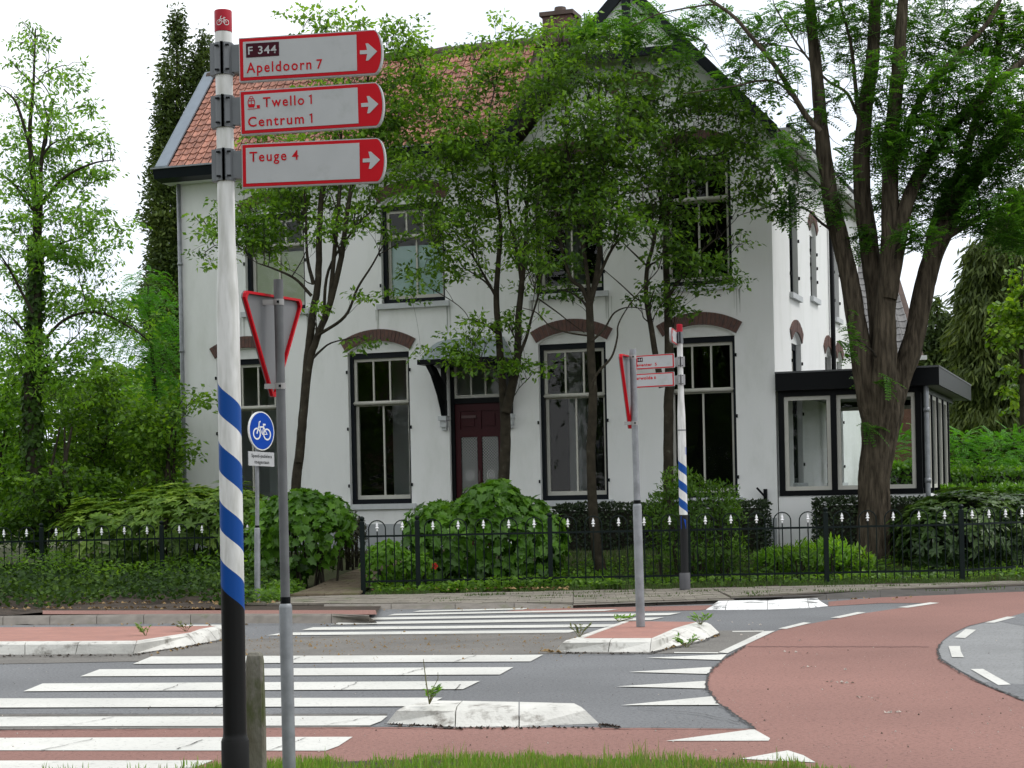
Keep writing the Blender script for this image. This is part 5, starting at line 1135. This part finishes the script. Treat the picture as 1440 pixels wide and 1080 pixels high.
feathery('juniper_bush', 'low spreading bright green juniper behind the clipped hedge at right', [(1350, 622, 30, 18, 90), (1400, 632, 36, 22, 110), (1440, 640, 40, 26, 90), (1335, 650, 18, 30, 60), (1385, 655, 40, 22, 90), (1420, 612, 20, 10, 30), (1480, 630, 40, 30, 60)], 40, L_fern, at(1380, 690, 40), S([(1380, 690), (1375, 660), (1370, 630), (1365, 615)], 40), 1.3, .36, .06, .03, .15, 'bush')

feathery('leafy_bush', 'bright green bush seen through the conservatory glass', [(1215, 640, 34, 50, 110), (1260, 650, 36, 46, 120), (1300, 640, 26, 50, 90), (1180, 650, 26, 40, 70)], 43.5, L_fern, at(1250, 700, 43.5), S([(1250, 705), (1250, 670), (1252, 640), (1255, 620)], 43.5), 1.4, .36, .07, .035, .3, 'bush')
# --- bush and hedge builders
def shell_cloud(n, cs, cover_top=True, thick=.25):
    """points on the outside of a union of ellipsoids: cs=[(centre, radii)]"""
    P = []; Nn = []; cs = [(np.array(c, float), np.array(r, float)) for c, r in cs]; wts = np.array([r[0]*r[2]+r[1]*r[2]+r[0]*r[1] for c, r in cs]); wts /= wts.sum()
    for (c, r), w_ in zip(cs, wts):
        k = int(n*w_*1.6); d = rvec(k); d[:, 2] = np.abs(d[:, 2])*np.where(rng.random(k) < .3, -1, 1); q = 1-thick*rng.random((k, 1))**1.4; p = c+d*r*q; nn = norm(d/r)
        ok = np.ones(k, bool)
        for c2, r2 in cs:
            if c2 is c: continue
            ok &= (((p-c2)/r2)**2).sum(1) > .72
        P.append(p[ok]); Nn.append(nn[ok])
    P = np.concatenate(P); Nn = np.concatenate(Nn); return P, Nn
def bush(name, label, cs, n, m, ln, wd, shape=LEAF6, cat='bush', parts=0, whorl=0, thick=.35, lean=.6, base=None, group=None, jit=.07, stems=14, zmin=None):
    base = base or (cs[0][0][0], cs[0][0][1], gh(cs[0][0][0], cs[0][0][1])); root = empty(name, base, label, cat, group); P, N = shell_cloud(n, cs, thick=thick)
    P = P+N*bump3(P, 3.1, 5)[:, None]*jit+N*bump3(P, 7, 2)[:, None]*jit*.6
    if zmin is not None: k = P[:, 2] > zmin; P = P[k]; N = N[k]
    sm = MB()
    for i in range(stems):
        c, r = random.choice(cs); a = random.random()*6.28; e = Vector(c)+Vector((math.cos(a)*r[0]*.7, math.sin(a)*r[1]*.7, r[2]*random.uniform(.2, .75))); b0 = Vector((c[0]+math.cos(a)*.12, c[1]+math.sin(a)*.12, gh(c[0], c[1])-.05))
        sm.tube([b0, b0.lerp(e, .5)+Vector((0, 0, .1)), e], [.022, .014, .006], 5, cap=False)
    o = sm.build('stems', L_bark, root, smooth=True); o['kind'] = 'stuff'
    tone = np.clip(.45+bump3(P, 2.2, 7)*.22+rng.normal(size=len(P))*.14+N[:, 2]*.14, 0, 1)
    if whorl:
        k = whorl; C = np.repeat(P, k, 0); NN = np.repeat(norm(N+np.array([0, 0, .7])), k, 0); r = rvec(len(C)); D = norm(r-(r*NN).sum(1, keepdims=True)*NN)+NN*.28; T_ = np.repeat(tone, k)+rng.normal(size=len(C))*.08
        V, F, R = leaves(C, D, NN+rvec(len(C))*.15, ln*rng.uniform(.75, 1.15, len(C)), wd*np.ones(len(C)), np.clip(T_, 0, 1), shape, .1, .18)
    else:
        D = N*.25+rvec(len(P))*.65; D[:, 2] -= lean; V, F, R = leaves(P, D, N+np.array([0, -.0, .45])+rvec(len(P))*.3, ln*rng.uniform(.65, 1.2, len(P)), wd*rng.uniform(.8, 1.1, len(P)), tone, shape, .12, .22)
    nl = len(V)//len(shape[0])*1; kv = len(shape[0]); kf = len(shape[1])
    if parts:
        nlv = len(V)//kv; idx = np.arange(nlv); cen = V.reshape(nlv, kv, 3).mean(1); score = cen[:, 1]-.6*cen[:, 2]; order = np.argsort(score); sel = order[:parts*2:2][:parts]; mask = np.zeros(nlv, bool); mask[sel] = True
        T0, tri = shape
        for i in sel:
            v = V[i*kv:(i+1)*kv]; me = bpy.data.meshes.new('leaf'); c = Vector(v[0]); me.from_pydata([Vector(x)-c for x in v], [], tri); me.materials.append(m); a_ = me.attributes.new('rnd', 'FLOAT', 'POINT'); a_.data.foreach_set('value', np.full(kv, R[i*kv], np.float32))
            q = bpy.data.objects.new('leaf', me); COL.objects.link(q); q.parent = root; q.location = c-wloc(root)
        keep = ~mask; V = V.reshape(nlv, kv, 3)[keep].reshape(-1, 3); R = R.reshape(nlv, kv)[keep].ravel(); F = (np.array(tri)[None]+(np.arange(keep.sum())*kv)[:, None, None]).reshape(-1, 3)
    o = npmesh('foliage', V, F, m, root, R); o['kind'] = 'stuff'; return root
def pz(px, py, D): return at(px, py, D).z
def el(px, py, rx, ry, D, ry_d=None):
    k = D/FPX; c = at(px, py, D); return ((c.x, c.y, c.z), (rx*k, ry_d or rx*k*.7, ry*k))
# maple-leaved bush in front of the door
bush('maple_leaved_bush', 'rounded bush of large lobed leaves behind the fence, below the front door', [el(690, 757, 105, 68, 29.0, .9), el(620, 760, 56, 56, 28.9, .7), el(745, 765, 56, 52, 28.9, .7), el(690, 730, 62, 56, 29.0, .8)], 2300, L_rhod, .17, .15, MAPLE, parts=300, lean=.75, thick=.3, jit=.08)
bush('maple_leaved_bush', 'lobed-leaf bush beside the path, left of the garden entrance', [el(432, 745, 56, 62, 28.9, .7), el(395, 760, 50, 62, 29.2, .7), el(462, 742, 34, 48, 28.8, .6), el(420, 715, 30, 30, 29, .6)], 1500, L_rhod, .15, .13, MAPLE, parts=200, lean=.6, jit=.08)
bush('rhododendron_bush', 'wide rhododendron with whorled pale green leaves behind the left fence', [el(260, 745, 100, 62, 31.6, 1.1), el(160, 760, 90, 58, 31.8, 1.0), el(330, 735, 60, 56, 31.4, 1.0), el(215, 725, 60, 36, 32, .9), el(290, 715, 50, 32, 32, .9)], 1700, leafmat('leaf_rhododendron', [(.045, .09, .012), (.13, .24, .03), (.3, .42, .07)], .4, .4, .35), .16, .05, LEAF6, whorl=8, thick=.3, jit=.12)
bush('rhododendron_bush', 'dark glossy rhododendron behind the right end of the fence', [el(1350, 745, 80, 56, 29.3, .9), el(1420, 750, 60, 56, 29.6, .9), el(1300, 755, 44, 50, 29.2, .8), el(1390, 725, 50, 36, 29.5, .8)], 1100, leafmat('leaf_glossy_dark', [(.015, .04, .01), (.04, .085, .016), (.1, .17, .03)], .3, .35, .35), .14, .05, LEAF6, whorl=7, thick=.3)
bush('laurel_bush', 'dark bush with small glossy leaves just behind the far striped signpost', [el(978, 745, 52, 68, 28.6, .75), el(960, 700, 36, 40, 28.6, .6), el(1010, 730, 34, 46, 28.6, .6), el(985, 780, 60, 36, 28.5, .7), el(935, 740, 28, 50, 28.6, .5)], 5200, L_dark, .10, .035, LEAF4, lean=-.5, thick=.5, jit=.12)
bush('small_shrub', 'low light green shrub behind the fence beside the path gate', [el(548, 790, 34, 34, 28.0, .45), el(585, 800, 26, 26, 27.9, .4), el(530, 800, 20, 26, 27.9, .35)], 900, L_fresh, .09, .07, LEAF6, jit=.05)
bush('dark_shrub', 'dark purple-brown shrub at the right side of the left lobed-leaf bush', [el(497, 757, 20, 34, 30.6, .5), el(485, 750, 16, 30, 30.6, .4)], 900, leafmat('leaf_purple_dark', [(.02, .018, .012), (.035, .035, .016), (.06, .07, .02)], .2), .07, .045, LEAF4, jit=.05)
for i, (px, py, lab) in enumerate([(1125, 800, 'leafy green perennial clump before the grey plinth, left of the big trunk'), (1165, 795, 'broad-leaved plant clump touching the left side of the big trunk'), (1195, 808, 'small leafy clump at the foot of the big trunk'), (1090, 806, 'low ferny clump right of the clipped hedge end')]):
    bush('perennial_plant', lab, [el(px, py-12, 30, 22, 28.3+.2*i, .4), el(px+12, py-8, 22, 18, 28.2+.2*i, .3)], 420, L_fresh if i % 2 else L_mid, .13, .04, LEAF6, lean=-.6, cat='plant', stems=6)
f_ = MB(); c = at(611, 796, 27.75)
for a in range(5): f_.box(c+Vector((math.cos(a*1.256)*.03, 0, math.sin(a*1.256)*.03)), (.04, 0, 0), (0, .01, 0), (0, 0, .04))
tag(f_.build('red_flower', mat('petal_red', (.6, .02, .01), .5), None, loc=c), 'single small red flower at the fence below the lobed-leaf bush', 'flower')
# clipped hedges
def hedge(name, label, o, u, v, L_, W_, Ht, m, dens=900, ln=.06, wd=.04, shape=LEAF4, jit=.03):
    """o = ground corner, u along, v depth"""
    u = np.array(Vector(u).normalized()); v = np.array(Vector(v).normalized()); o = np.array(o, float); root = empty(name, tuple(o), label, 'hedge')
    P = []; N = []
    for a, b_, org, nn, la, lb in ((u, [0, 0, 1], o, -v, L_, Ht), (u, v, o+np.array([0, 0, Ht]), np.array([0, 0, 1.]), L_, W_), (v, [0, 0, 1], o, -u, W_, Ht), (v, [0, 0, 1], o+u*L_, u, W_, Ht), (u, [0, 0, 1], o+v*W_, v, L_, Ht)):
        k = int(la*lb*dens); a = np.array(a, float); b_ = np.array(b_, float); p = org+a*(rng.random((k, 1))*la)+b_*(rng.random((k, 1))*lb)-nn*(rng.random((k, 1))**1.6)*.12
        P.append(p); N.append(np.tile(nn, (k, 1)))
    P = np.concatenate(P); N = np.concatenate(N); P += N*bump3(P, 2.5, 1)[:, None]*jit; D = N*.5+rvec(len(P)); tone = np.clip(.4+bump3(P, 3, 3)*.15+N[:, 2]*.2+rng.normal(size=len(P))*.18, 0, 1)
    V, F, R = leaves(P, D, N+rvec(len(P))*.7, ln*rng.uniform(.7, 1.2, len(P)), wd*np.ones(len(P)), tone, shape); q = npmesh('foliage', V, F, m, root, R); q['kind'] = 'stuff'
    c = MB(); cc = Vector(o+u*L_/2+v*W_/2+np.array([0, 0, Ht/2-.04])); c.box(cc, Vector(u)*(L_-.2), Vector(v)*(W_-.2), (0, 0, Ht-.14)); c.build('shade_core', mat('shade_core', (.02, .02, .012), .95), root); return root  # solid box in place of twigs, the hedge's inner shade in its dark colour
L_yew = leafmat('leaf_yew', [(.008, .018, .006), (.018, .036, .01), (.045, .075, .02)], .1, .5)
g0 = .45
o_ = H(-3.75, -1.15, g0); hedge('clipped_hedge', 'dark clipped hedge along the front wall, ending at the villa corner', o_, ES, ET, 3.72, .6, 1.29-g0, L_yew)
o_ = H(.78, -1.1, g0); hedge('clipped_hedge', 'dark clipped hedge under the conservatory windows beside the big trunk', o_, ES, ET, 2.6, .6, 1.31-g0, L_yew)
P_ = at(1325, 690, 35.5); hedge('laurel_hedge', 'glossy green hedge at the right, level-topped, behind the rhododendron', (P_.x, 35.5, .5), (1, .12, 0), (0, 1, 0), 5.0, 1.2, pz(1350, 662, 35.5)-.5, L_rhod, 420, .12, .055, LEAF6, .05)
P_ = at(1480, 700, 33.5); hedge('laurel_hedge', 'glossy hedge behind the conservatory, running back from the villa', (5.5, 42.0, .5), (1, 0, 0), (0, 1, 0), 7, 1, 1.5, L_rhod, 300, .14, .07, LEAF6, .05)
hedge('laurel_hedge', 'lower part of the right-hand hedge running out of the picture', (P_.x-2.2, 33.0, .5), (1, .1, 0), (0, 1, 0), 4.0, .8, .95, L_rhod, 420, .12, .05, LEAF6, .05)

# left garden thicket
def thick(name, label, bl, D, m, ln=.12, wd=.07, nl=15, rad=.26, shape=LEAF4, cat='shrub', dd=.5, flat=.6):
    b0 = bl[0]; t = Tree(name, at(b0[0], 740, D), label, cat)
    for i in range(4): x = b0[0]+random.uniform(-20, 20); t.stem(S([(x, 750), (x+random.uniform(-10, 10), 680), (x+random.uniform(-25, 25), 600)], D+random.uniform(-.4, .4)), [.05, .035, .015], 6)
    grow(t, bl, D, dd, m, nl, rad, flat, ln, wd, thick=.9, shape=shape, twig=.15, name='foliage'); t.finish(bark, L_bark); return t
thick('hazel_shrub', 'mid green shrub mass right of the ivy-clad trunk', [(130, 590, 60, 40, 80), (110, 640, 60, 40, 90), (160, 640, 50, 44, 80), (90, 560, 40, 30, 40), (150, 540, 40, 26, 36)], 34.5, L_mid)
thick('hazel_shrub', 'dark leafy shrub against the left edge of the villa, under the feathery tree', [(230, 640, 34, 46, 80), (205, 600, 36, 40, 60), (225, 585, 30, 26, 34), (240, 690, 24, 20, 26), (262, 552, 14, 8, 6), (278, 560, 10, 6, 5)], 33.6, L_mid)
thick('hazel_shrub', 'bright green shrub at the far left behind the fence', [(10, 600, 40, 34, 50), (-30, 600, 50, 60, 70), (20, 540, 36, 40, 40), (30, 650, 44, 30, 50), (10, 690, 40, 26, 50)], 33.8, L_fresh)
thick('hazel_shrub', 'shaded shrub low down between the ivy trunk and the rhododendron', [(80, 690, 50, 30, 76), (130, 690, 50, 26, 60), (60, 730, 60, 24, 70), (20, 740, 50, 30, 60)], 32.6, L_dark)
thick('elder_shrub', 'tall dim shrub far back at left, filling the gap below the sky', [(100, 560, 90, 50, 110), (180, 560, 60, 50, 70), (20, 560, 70, 50, 80), (230, 620, 40, 60, 60), (60, 640, 110, 70, 150), (180, 660, 80, 50, 90)], 41, L_mid, .18, .1, 15, .4, dd=1)
# distant wood closing the view
n = 9000; X = rng.uniform(-75, 95, n); ok = (X < -8) | (X > 8); X = X[ok]; n = len(X); Z = rng.random(n)**.8*(5.2+1.6*np.sin(X*.35)+1.2*np.sin(X*1.1+1)); Z = np.where(X > 8, Z*.85, Z); Y = 78+rng.normal(size=n)*2.5
V, F, R = spray_leaves(np.stack([X, Y, Z], 1), 9, .8, .7, .55, .35); tag(npmesh('distant_wood', V, F, L_mid, None, R), 'distant wood closing the view behind the gardens', 'wood', kind='stuff')
# trees across the street behind the photographer (seen mirrored in the window panes)
for i, (x, y, h) in enumerate([(-14, -16, 10), (-22, -12, 10), (-26, 14, 9), (-47, 0, 12), (-52, 12, 11), (-30, -18, 12), (-45, -16, 13), (4, -20, 9)]):
    t = Tree('street_tree', (x, y, 0), 'leafy tree across the street, mirrored in the window panes', 'tree', 'trees across the street'); t.stem([(x, y, 0), (x+.1, y, h*.3), (x, y+.1, h*.8)], [.2, .16, .05], 8)
    P = ellip(520, (x, y, h*.52), (4.8, 4.2, h*.5), .2); V, F, R = spray_leaves(P, 10, .7, .7, .5, .4); npmesh('crown', V, F, L_mid, t.root, R); t.finish(bark)

oh = empty('opposite_house', (-38, -3, 0), 'brick house across the street, mirrored in the left ground floor windows', 'house')
ou = Vector((.735, -.679, 0)); ov = Vector((.679, .735, 0)); oo = Vector((-38, -3, 0))
m_ = MB(); m_.box(oo+UZ*2.6, ou*11, ov*6, UZ*5.2); m_.build('wall', mat('opposite_brick', (.22, .13, .09), .9), oh)
m_ = MB(); m_.prism([oo-ou*5.8+ov*3.5+UZ*5.2, oo-ou*5.8+UZ*9, oo-ou*5.8-ov*3.5+UZ*5.2], ou*11.6); m_.build('roof', ridgem, oh)
m_ = MB(); m_.box(oo+ov*3.3+UZ*5.25, ou*11.6, ov*.5, UZ*.45); m_.build('gutter', whitep, oh)
for k in (-4, -1.4, 1.4, 4):
    for z in (1.5, 4.0):
        m_ = MB(); m_.box(oo+ou*k+ov*3.02+UZ*z, ou*1.3, ov*.08, UZ*1.5); wq = m_.build('window', whitep, oh); m_ = MB(); m_.box(oo+ou*k+ov*3.07+UZ*z, ou*1.1, ov*.03, UZ*1.3); m_.build('pane', MC['dark_glass'], wq)

# ================================================================== GROUND COVER, GRASS, WEEDS
def scatter_cover(name, label, n, sx, hz, m, ln, wd, shape=LEAF6, up=1.0, cat='ground cover', zf=None):
    P = sx(n); z = np.array([(zf or gh)(x, y) for x, y in P]); hh = hz*rng.random(len(P))**1.2*(.55+.45*bump3(np.c_[P, z], 1.4, 4)+.3)
    C = np.c_[P, z+np.maximum(hh, .01)]; D = rvec(len(P)); D[:, 2] *= .4; N = rvec(len(P))*.6+np.array([0, -.35, up]); tone = np.clip(.4+bump3(C, 2, 6)*.2+rng.normal(size=len(P))*.2, 0, 1)
    V, F, R = leaves(C, D, N, ln*rng.uniform(.6, 1.25, len(P)), wd*rng.uniform(.7, 1.1, len(P)), tone, shape); return tag(npmesh(name, V, F, m, None, R), label, cat, kind='stuff')
def rect(x0, x1, y0, y1):
    def f(n): return np.c_[rng.uniform(x0, x1, n), y0+(y1-y0)*rng.random(n)]
    return f
def left_bank(n):
    P = np.c_[rng.uniform(-14, -3.3, n), 24.1+7.4*rng.random(n)**.9]; k = (P[:, 0] < -3.65-.0*P[:, 1]) & (P[:, 1] > 25.0+.5*np.sin(P[:, 0]*2.1)+.3*np.sin(P[:, 0]*5.3)); return P[k]
def zbank(x, y): return .085+min(max((y-24.2)/3, 0), 1)*.1
scatter_cover('ivy_ground_cover', 'dark ivy and low weeds on the bank in front of the left fence', 26000, left_bank, .3, leafmat('leaf_ivy', [(.012, .028, .008), (.035, .075, .015), (.11, .19, .03)], .3, .6, .15), .08, .06, up=.25, zf=zbank)
scatter_cover('weed_ground_cover', 'lighter low weeds among the ivy behind the left fence', 9000, lambda n: np.c_[rng.uniform(-13, -4, n), rng.uniform(28.3, 31.6, n)], .5, L_mid, .1, .035, LEAF4, .4, zf=zbank)
bk = MB(); nx_ = 40
V = [(x, y, zbank(x, y)+random.uniform(-.03, .03)-.02) for y in np.linspace(23.75, 31, 16) for x in np.linspace(-16, -3.75, nx_)]; F = [(j*nx_+i, j*nx_+i+1, (j+1)*nx_+i+1, (j+1)*nx_+i) for j in range(15) for i in range(nx_-1)]
tag(npmesh('soil_bank', V, F, soil), kind='structure')
scatter_cover('garden_weeds', 'low weeds and creepers on the soil under the bushes right of the path', 5000, lambda n: np.c_[rng.uniform(-2.1, 1.6, n), 27.0+2.6*rng.random(n)**1.3], .16, L_mid, .08, .06)
scatter_cover('garden_weeds', 'green weeds below the right-hand bushes and hedges', 6000, lambda n: np.c_[rng.uniform(1.2, 9, n), 27.0+3.2*rng.random(n)], .14, L_mid, .09, .05)
scatter_cover('garden_weeds', 'weeds edging the brick path on its left side', 1400, lambda n: np.c_[rng.uniform(-3.9, -3.3, n), 25.2+3.5*rng.random(n)], .2, L_mid, .08, .06, zf=lambda x, y: .06)
def grass(name, label, P, h, wdt, m, z, lean=.5, cat='grass'):
    n = len(P); z = np.array([z(x, y) if callable(z) else z for x, y in P]); hh = h*rng.uniform(.4, 1.3, n)*(.75+.45*bump3(np.c_[P, z], 3.3, 2)); a = rng.random(n)*6.28; l = np.stack([np.cos(a), np.sin(a)], 1)*(hh*lean*rng.random(n)**1.2)[:, None]
    s = np.stack([-np.sin(a), np.cos(a)], 1)*wdt*.5; c = rng.random(n)*6.28; s = np.stack([np.cos(c), np.sin(c)*.4], 1)*wdt*.5
    B = np.c_[P, z]; V = np.stack([np.c_[P-s, z], np.c_[P+s, z], np.c_[P+l*.35+s*.7, z+hh*.6], np.c_[P+l*.35-s*.7, z+hh*.6], np.c_[P+l, z+hh]], 1).reshape(-1, 3)
    F = (np.array([(0, 1, 2), (0, 2, 3), (3, 2, 4)])[None]+(np.arange(n)*5)[:, None, None]).reshape(-1, 3); R = np.repeat(np.clip(.5+rng.normal(size=n)*.28+bump3(B, .9, 3)*.15, 0, 1), 5)
    return tag(npmesh(name, V, F, m, None, R), label, cat, kind='stuff')
L_grass = leafmat('grass_blade', [(.3, .27, .13), (.11, .2, .03), (.15, .29, .045), (.25, .4, .08)], .4, .5)
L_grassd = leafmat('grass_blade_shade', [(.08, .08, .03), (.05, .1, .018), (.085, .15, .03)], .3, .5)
gpts = np.array([gr(x, y, .03)[:2] for x, y in GE])
P = np.c_[rng.uniform(-2.6, 2.6, 90000), rng.uniform(8.0, 11.2, 90000)]; ed = np.interp(P[:, 0], gpts[:, 0], gpts[:, 1]); P = P[P[:, 1] < ed+.06*np.sin(P[:, 0]*9)+.05*np.sin(P[:, 0]*23)+.02]
P = P[(P[:, 0] > -1.75) | (rng.random(len(P)) < .12)]
grass('verge_grass', 'bright green grass along the bottom edge of the picture', P[rng.random(len(P)) < .35+.6*(bump3(np.c_[P, P[:, 0]*0], 2.7, 9) > -.15)], .066, .006, L_grass, .03)
P = P[rng.random(len(P)) < .007]; P = np.repeat(P, 5, 0)+rng.normal(size=(len(P)*5, 2))*.012; grass('verge_tufts', 'taller grass tufts in the verge at the bottom edge', P, .12, .006, L_grass, .03)
P = np.c_[rng.uniform(.5, 12, 26000), 26.95+4.2*rng.random(26000)**1.2]; grass('lawn_grass', 'garden grass behind the right-hand fence', P, .11, .014, L_grassd, gh)
P = np.c_[rng.uniform(-2.2, 9, 5200), 26.72+.3*rng.random(5200)]; P = P[np.sin(P[:, 0]*3.1)+np.sin(P[:, 0]*7.7) > -.5]; grass('fence_foot_grass', 'ragged grass strip at the foot of the fence along the pavement', P, .07, .013, L_grassd, .05)
P = np.repeat(np.c_[rng.uniform(-1.5, 9, 60), rng.uniform(24.6, 26.6, 60)], 26, 0); P += rng.normal(size=P.shape)*np.array([.14, .04]); grass('pavement_grass', 'grass tufts between the pavement stones', P, .045, .012, L_grassd, .055)
def weed(px, py, z, hgt, label, n=5, m=None, spread=.12, tall=None):
    b = gr(px, py, z) if not isinstance(px, Vector) else px; root = empty('weed', b, label, 'weed'); st = MB(); C = []; D = []
    for i in range(n):
        a = random.random()*6.28; e = b+Vector((math.cos(a)*spread, math.sin(a)*spread*.6, hgt*random.uniform(.6, 1))); mid = b.lerp(e, .5)+Vector((0, 0, hgt*.12)); st.tube([b, mid, e], [.004, .003, .002], 4)
        for k in range(9): f = random.uniform(.25, 1); C.append(b.lerp(e, f)+Vector((0, 0, .02))); D.append((math.cos(a+random.uniform(-1, 1)), math.sin(a+random.uniform(-1, 1)), random.uniform(.1, .7)))
    if tall: st.tube([b, b+Vector((-.02, 0, tall*.5)), b+Vector((-.035, 0, tall))], [.005, .004, .002], 4); st.tube([b+Vector((0, 0, hgt*.5)), b+Vector((.06, 0, tall*.55)), b+Vector((.06, 0, tall*.7))], [.003, .003, .002], 4)
    st.build('stems', mat('weed_stem', (.13, .13, .05), .8), root); C = np.array(C); k = len(C)
    V, F, R = leaves(C, np.array(D), rvec(k)*.5+np.array([0, -.3, 1]), np.full(k, .05)*rng.uniform(.6, 1.2, k), np.full(k, .018), rng.random(k), LEAF6); npmesh('foliage', V, F, m or L_yel, root, R)['kind'] = 'stuff'
weed(604, 990, .12, .12, 'tall thin weed growing from the near white kerb block', 5, L_fresh, .07, .30)
weed(985, 879, .1, .11, 'bright green weed on the right corner of the small island', 9, L_fresh, .12)
weed(966, 911, .0, .1, 'spiky weed at the foot of the small island kerb', 8, L_fresh, .12)
weed(815, 897, .1, .13, 'dry weed on the left tip of the small island', 6, leafmat('leaf_dry', [(.1, .1, .03), (.12, .16, .04)], .3), .1)
weed(205, 895, .1, .13, 'small weed behind the white kerb of the left island', 5, L_fresh, .09)
weed(262, 889, .1, .1, 'dry weed at the bend of the left island kerb', 5, MC['leaf_dry'], .1)
weed(870, 874, .1, .04, 'flat green weed on the back edge of the small island', 8, L_fresh, .18)
# dead leaves, grit and soil crumbs gathered along the kerbs
def litter(name, label, lines, n, m, s=.014, z=.009):
    V = []; F = []; mb = MB()
    for pts in lines:
        for i in range(n):
            k = random.randrange(len(pts)-1); f = random.random(); x = pts[k][0]+(pts[k+1][0]-pts[k][0])*f; y = pts[k][1]+(pts[k+1][1]-pts[k][1])*f+abs(random.gauss(0, 1.2)); p = gr(x, y, z); a = random.random()*6.28; q = s*random.uniform(.4, 1.6); d = Vector((math.cos(a), math.sin(a), 0))*q; e = Vector((-math.sin(a), math.cos(a), 0))*q*.6
            mb.add([p-d, p-e, p+d, p+e+Vector((0, 0, q*.8))], [(0, 1, 2), (0, 2, 3), (0, 3, 1)])
    return tag(mb.build(name, m), label, 'litter', kind='stuff')
litter('soil_crumbs', 'dark soil crumbs and grit along the kerbs', [[(843, 1018), (870, 1022)], [(640, 1023), (845, 1023)], [(187, 921), (305, 902)], [(-20, 922), (187, 921)], [(780, 918), (914, 918), (1010, 893)], [(545, 1018), (640, 1023)]], 60, soil)
litter('dead_leaves', 'dry brown leaf litter in the gutters', [[(210, 920), (320, 898)], [(760, 914), (790, 917)], [(930, 914), (1012, 893)], [(0, 877.5), (500, 877.5)], [(520, 858), (960, 852)], [(1050, 845.5), (1300, 839)]], 26, mat('dry_leaf', (.3, .2, .09), .9), .02)
litter('dead_leaves', 'pale fallen leaves and crumbs on the bare soil by the left fence', [[(0, 848), (400, 846)], [(520, 828), (800, 826)], [(0, 855), (300, 854)]], 130, MC['dry_leaf'], .025, .1)
litter('road_grit', 'scattered light grit on the red path', [[(1000+40*i, 870+22*i), (1100+30*i, 880+20*i)] for i in range(7)], 9, mat('grit_pale', (.45, .4, .35), .9), .012)

# cracks, seams and grit in the road surface
def crack(name, m, lines, w0=.006, z=.0135, par=None):
    mb = MB()
    for L_ in lines:
        P = [gr(x, y, z) for x, y in L_]; Q = []
        for a, b in zip(P, P[1:]):
            k = max(2, int((b-a).length/.06))
            for i in range(k): Q.append(a.lerp(b, i/k)+Vector((random.gauss(0, .008), random.gauss(0, .008), 0)))
        Q.append(P[-1])
        for a, b in zip(Q, Q[1:]):
            d = (b-a).normalized(); n_ = Vector((-d.y, d.x, 0))*w0*random.uniform(.3, 1.3); mb.quad(a-n_, b-n_, b+n_, a+n_)
    o = mb.build(name, m, par); o['kind'] = 'stuff'; return o
crk = mat('crack_dark', (.05, .048, .045), .95)
crack('crack', crk, [[(455, 1020), (520, 1008)], [(60, 1054), (130, 1038)], [(250, 1053), (285, 1040)], [(380, 1055), (430, 1037)], [(90, 1021), (160, 1008)], [(300, 994), (340, 982)], [(480, 970), (505, 958)], [(560, 949), (600, 938)], [(640, 930), (670, 921)],
    [(400, 930), (430, 922)], [(230, 970), (262, 960)], [(640, 969), (648, 962)], [(150, 1000), (10, 1010)], [(900, 995), (985, 1003), (1040, 1016)]], .004, par=road)
crack('seam', crk, [[(-20, 1026), (300, 1023.5), (520, 1022), (640, 1023.5)], [(845, 1023.5), (1063, 1024)], [(-20, 1004), (300, 1003), (545, 1003)], [(830, 890), (520, 893), (330, 900)], [(780, 919.5), (950, 919)], [(0, 924), (190, 922)], [(1063, 1025), (1044, 1011), (1010, 988), (994, 965), (994, 955), (1002, 940), (1021, 925), (1050, 907)],
    [(1324, 903), (1318, 914), (1322, 927), (1345, 942), (1373, 957), (1440, 984)]], .009, par=road)
def grit(name, label, n, reg, m, s0):
    V = []; mb = MB()
    for i in range(n):
        x, y = reg(); p = gr(x, y, .006); q = s0*random.uniform(.5, 1.5)*(1 if random.random() < .9 else 2); a = random.random()*6.28; d = Vector((math.cos(a), math.sin(a), 0))*q; e = Vector((-math.sin(a), math.cos(a), 0))*q
        mb.add([p-d, p+d*.5-e, p+d*.5+e, p+Vector((0, 0, q*1.2))], [(0, 1, 3), (1, 2, 3), (2, 0, 3)])
    return tag(mb.build(name, m), label, 'grit', kind='stuff')
grit('road_grit', 'tiny pale stones scattered on road and cycle path', 900, lambda: (random.uniform(0, 1440), random.uniform(880, 1060)), MC['grit_pale'], .003)
grit('road_grit', 'tiny dark crumbs scattered on road and cycle path', 500, lambda: (random.uniform(0, 1440), random.uniform(880, 1070)), mat('crumb', (.09, .07, .055), .9), .0032)
grit('twig_litter', 'crumbs and seeds on the asphalt between the crossings', 500, lambda: (random.uniform(320, 830), random.gauss(905, 9)), MC['dry_leaf'], .007)
# thin dark line where kerb stones meet the road
for L_ in ([(0, 921.5), (187, 920.5), (305, 901), (345, 890)], [(779, 917.5), (914, 918.5), (990, 901), (1012, 890.5)], [(543, 1018), (640, 1023), (845, 1018.5)], [(992, 858), (1079, 857.8), (1165, 852.5)], [(0, 877.5), (530, 877.5)]): crack('kerb_foot_line', crk, [L_], .014, .0125, par=road)
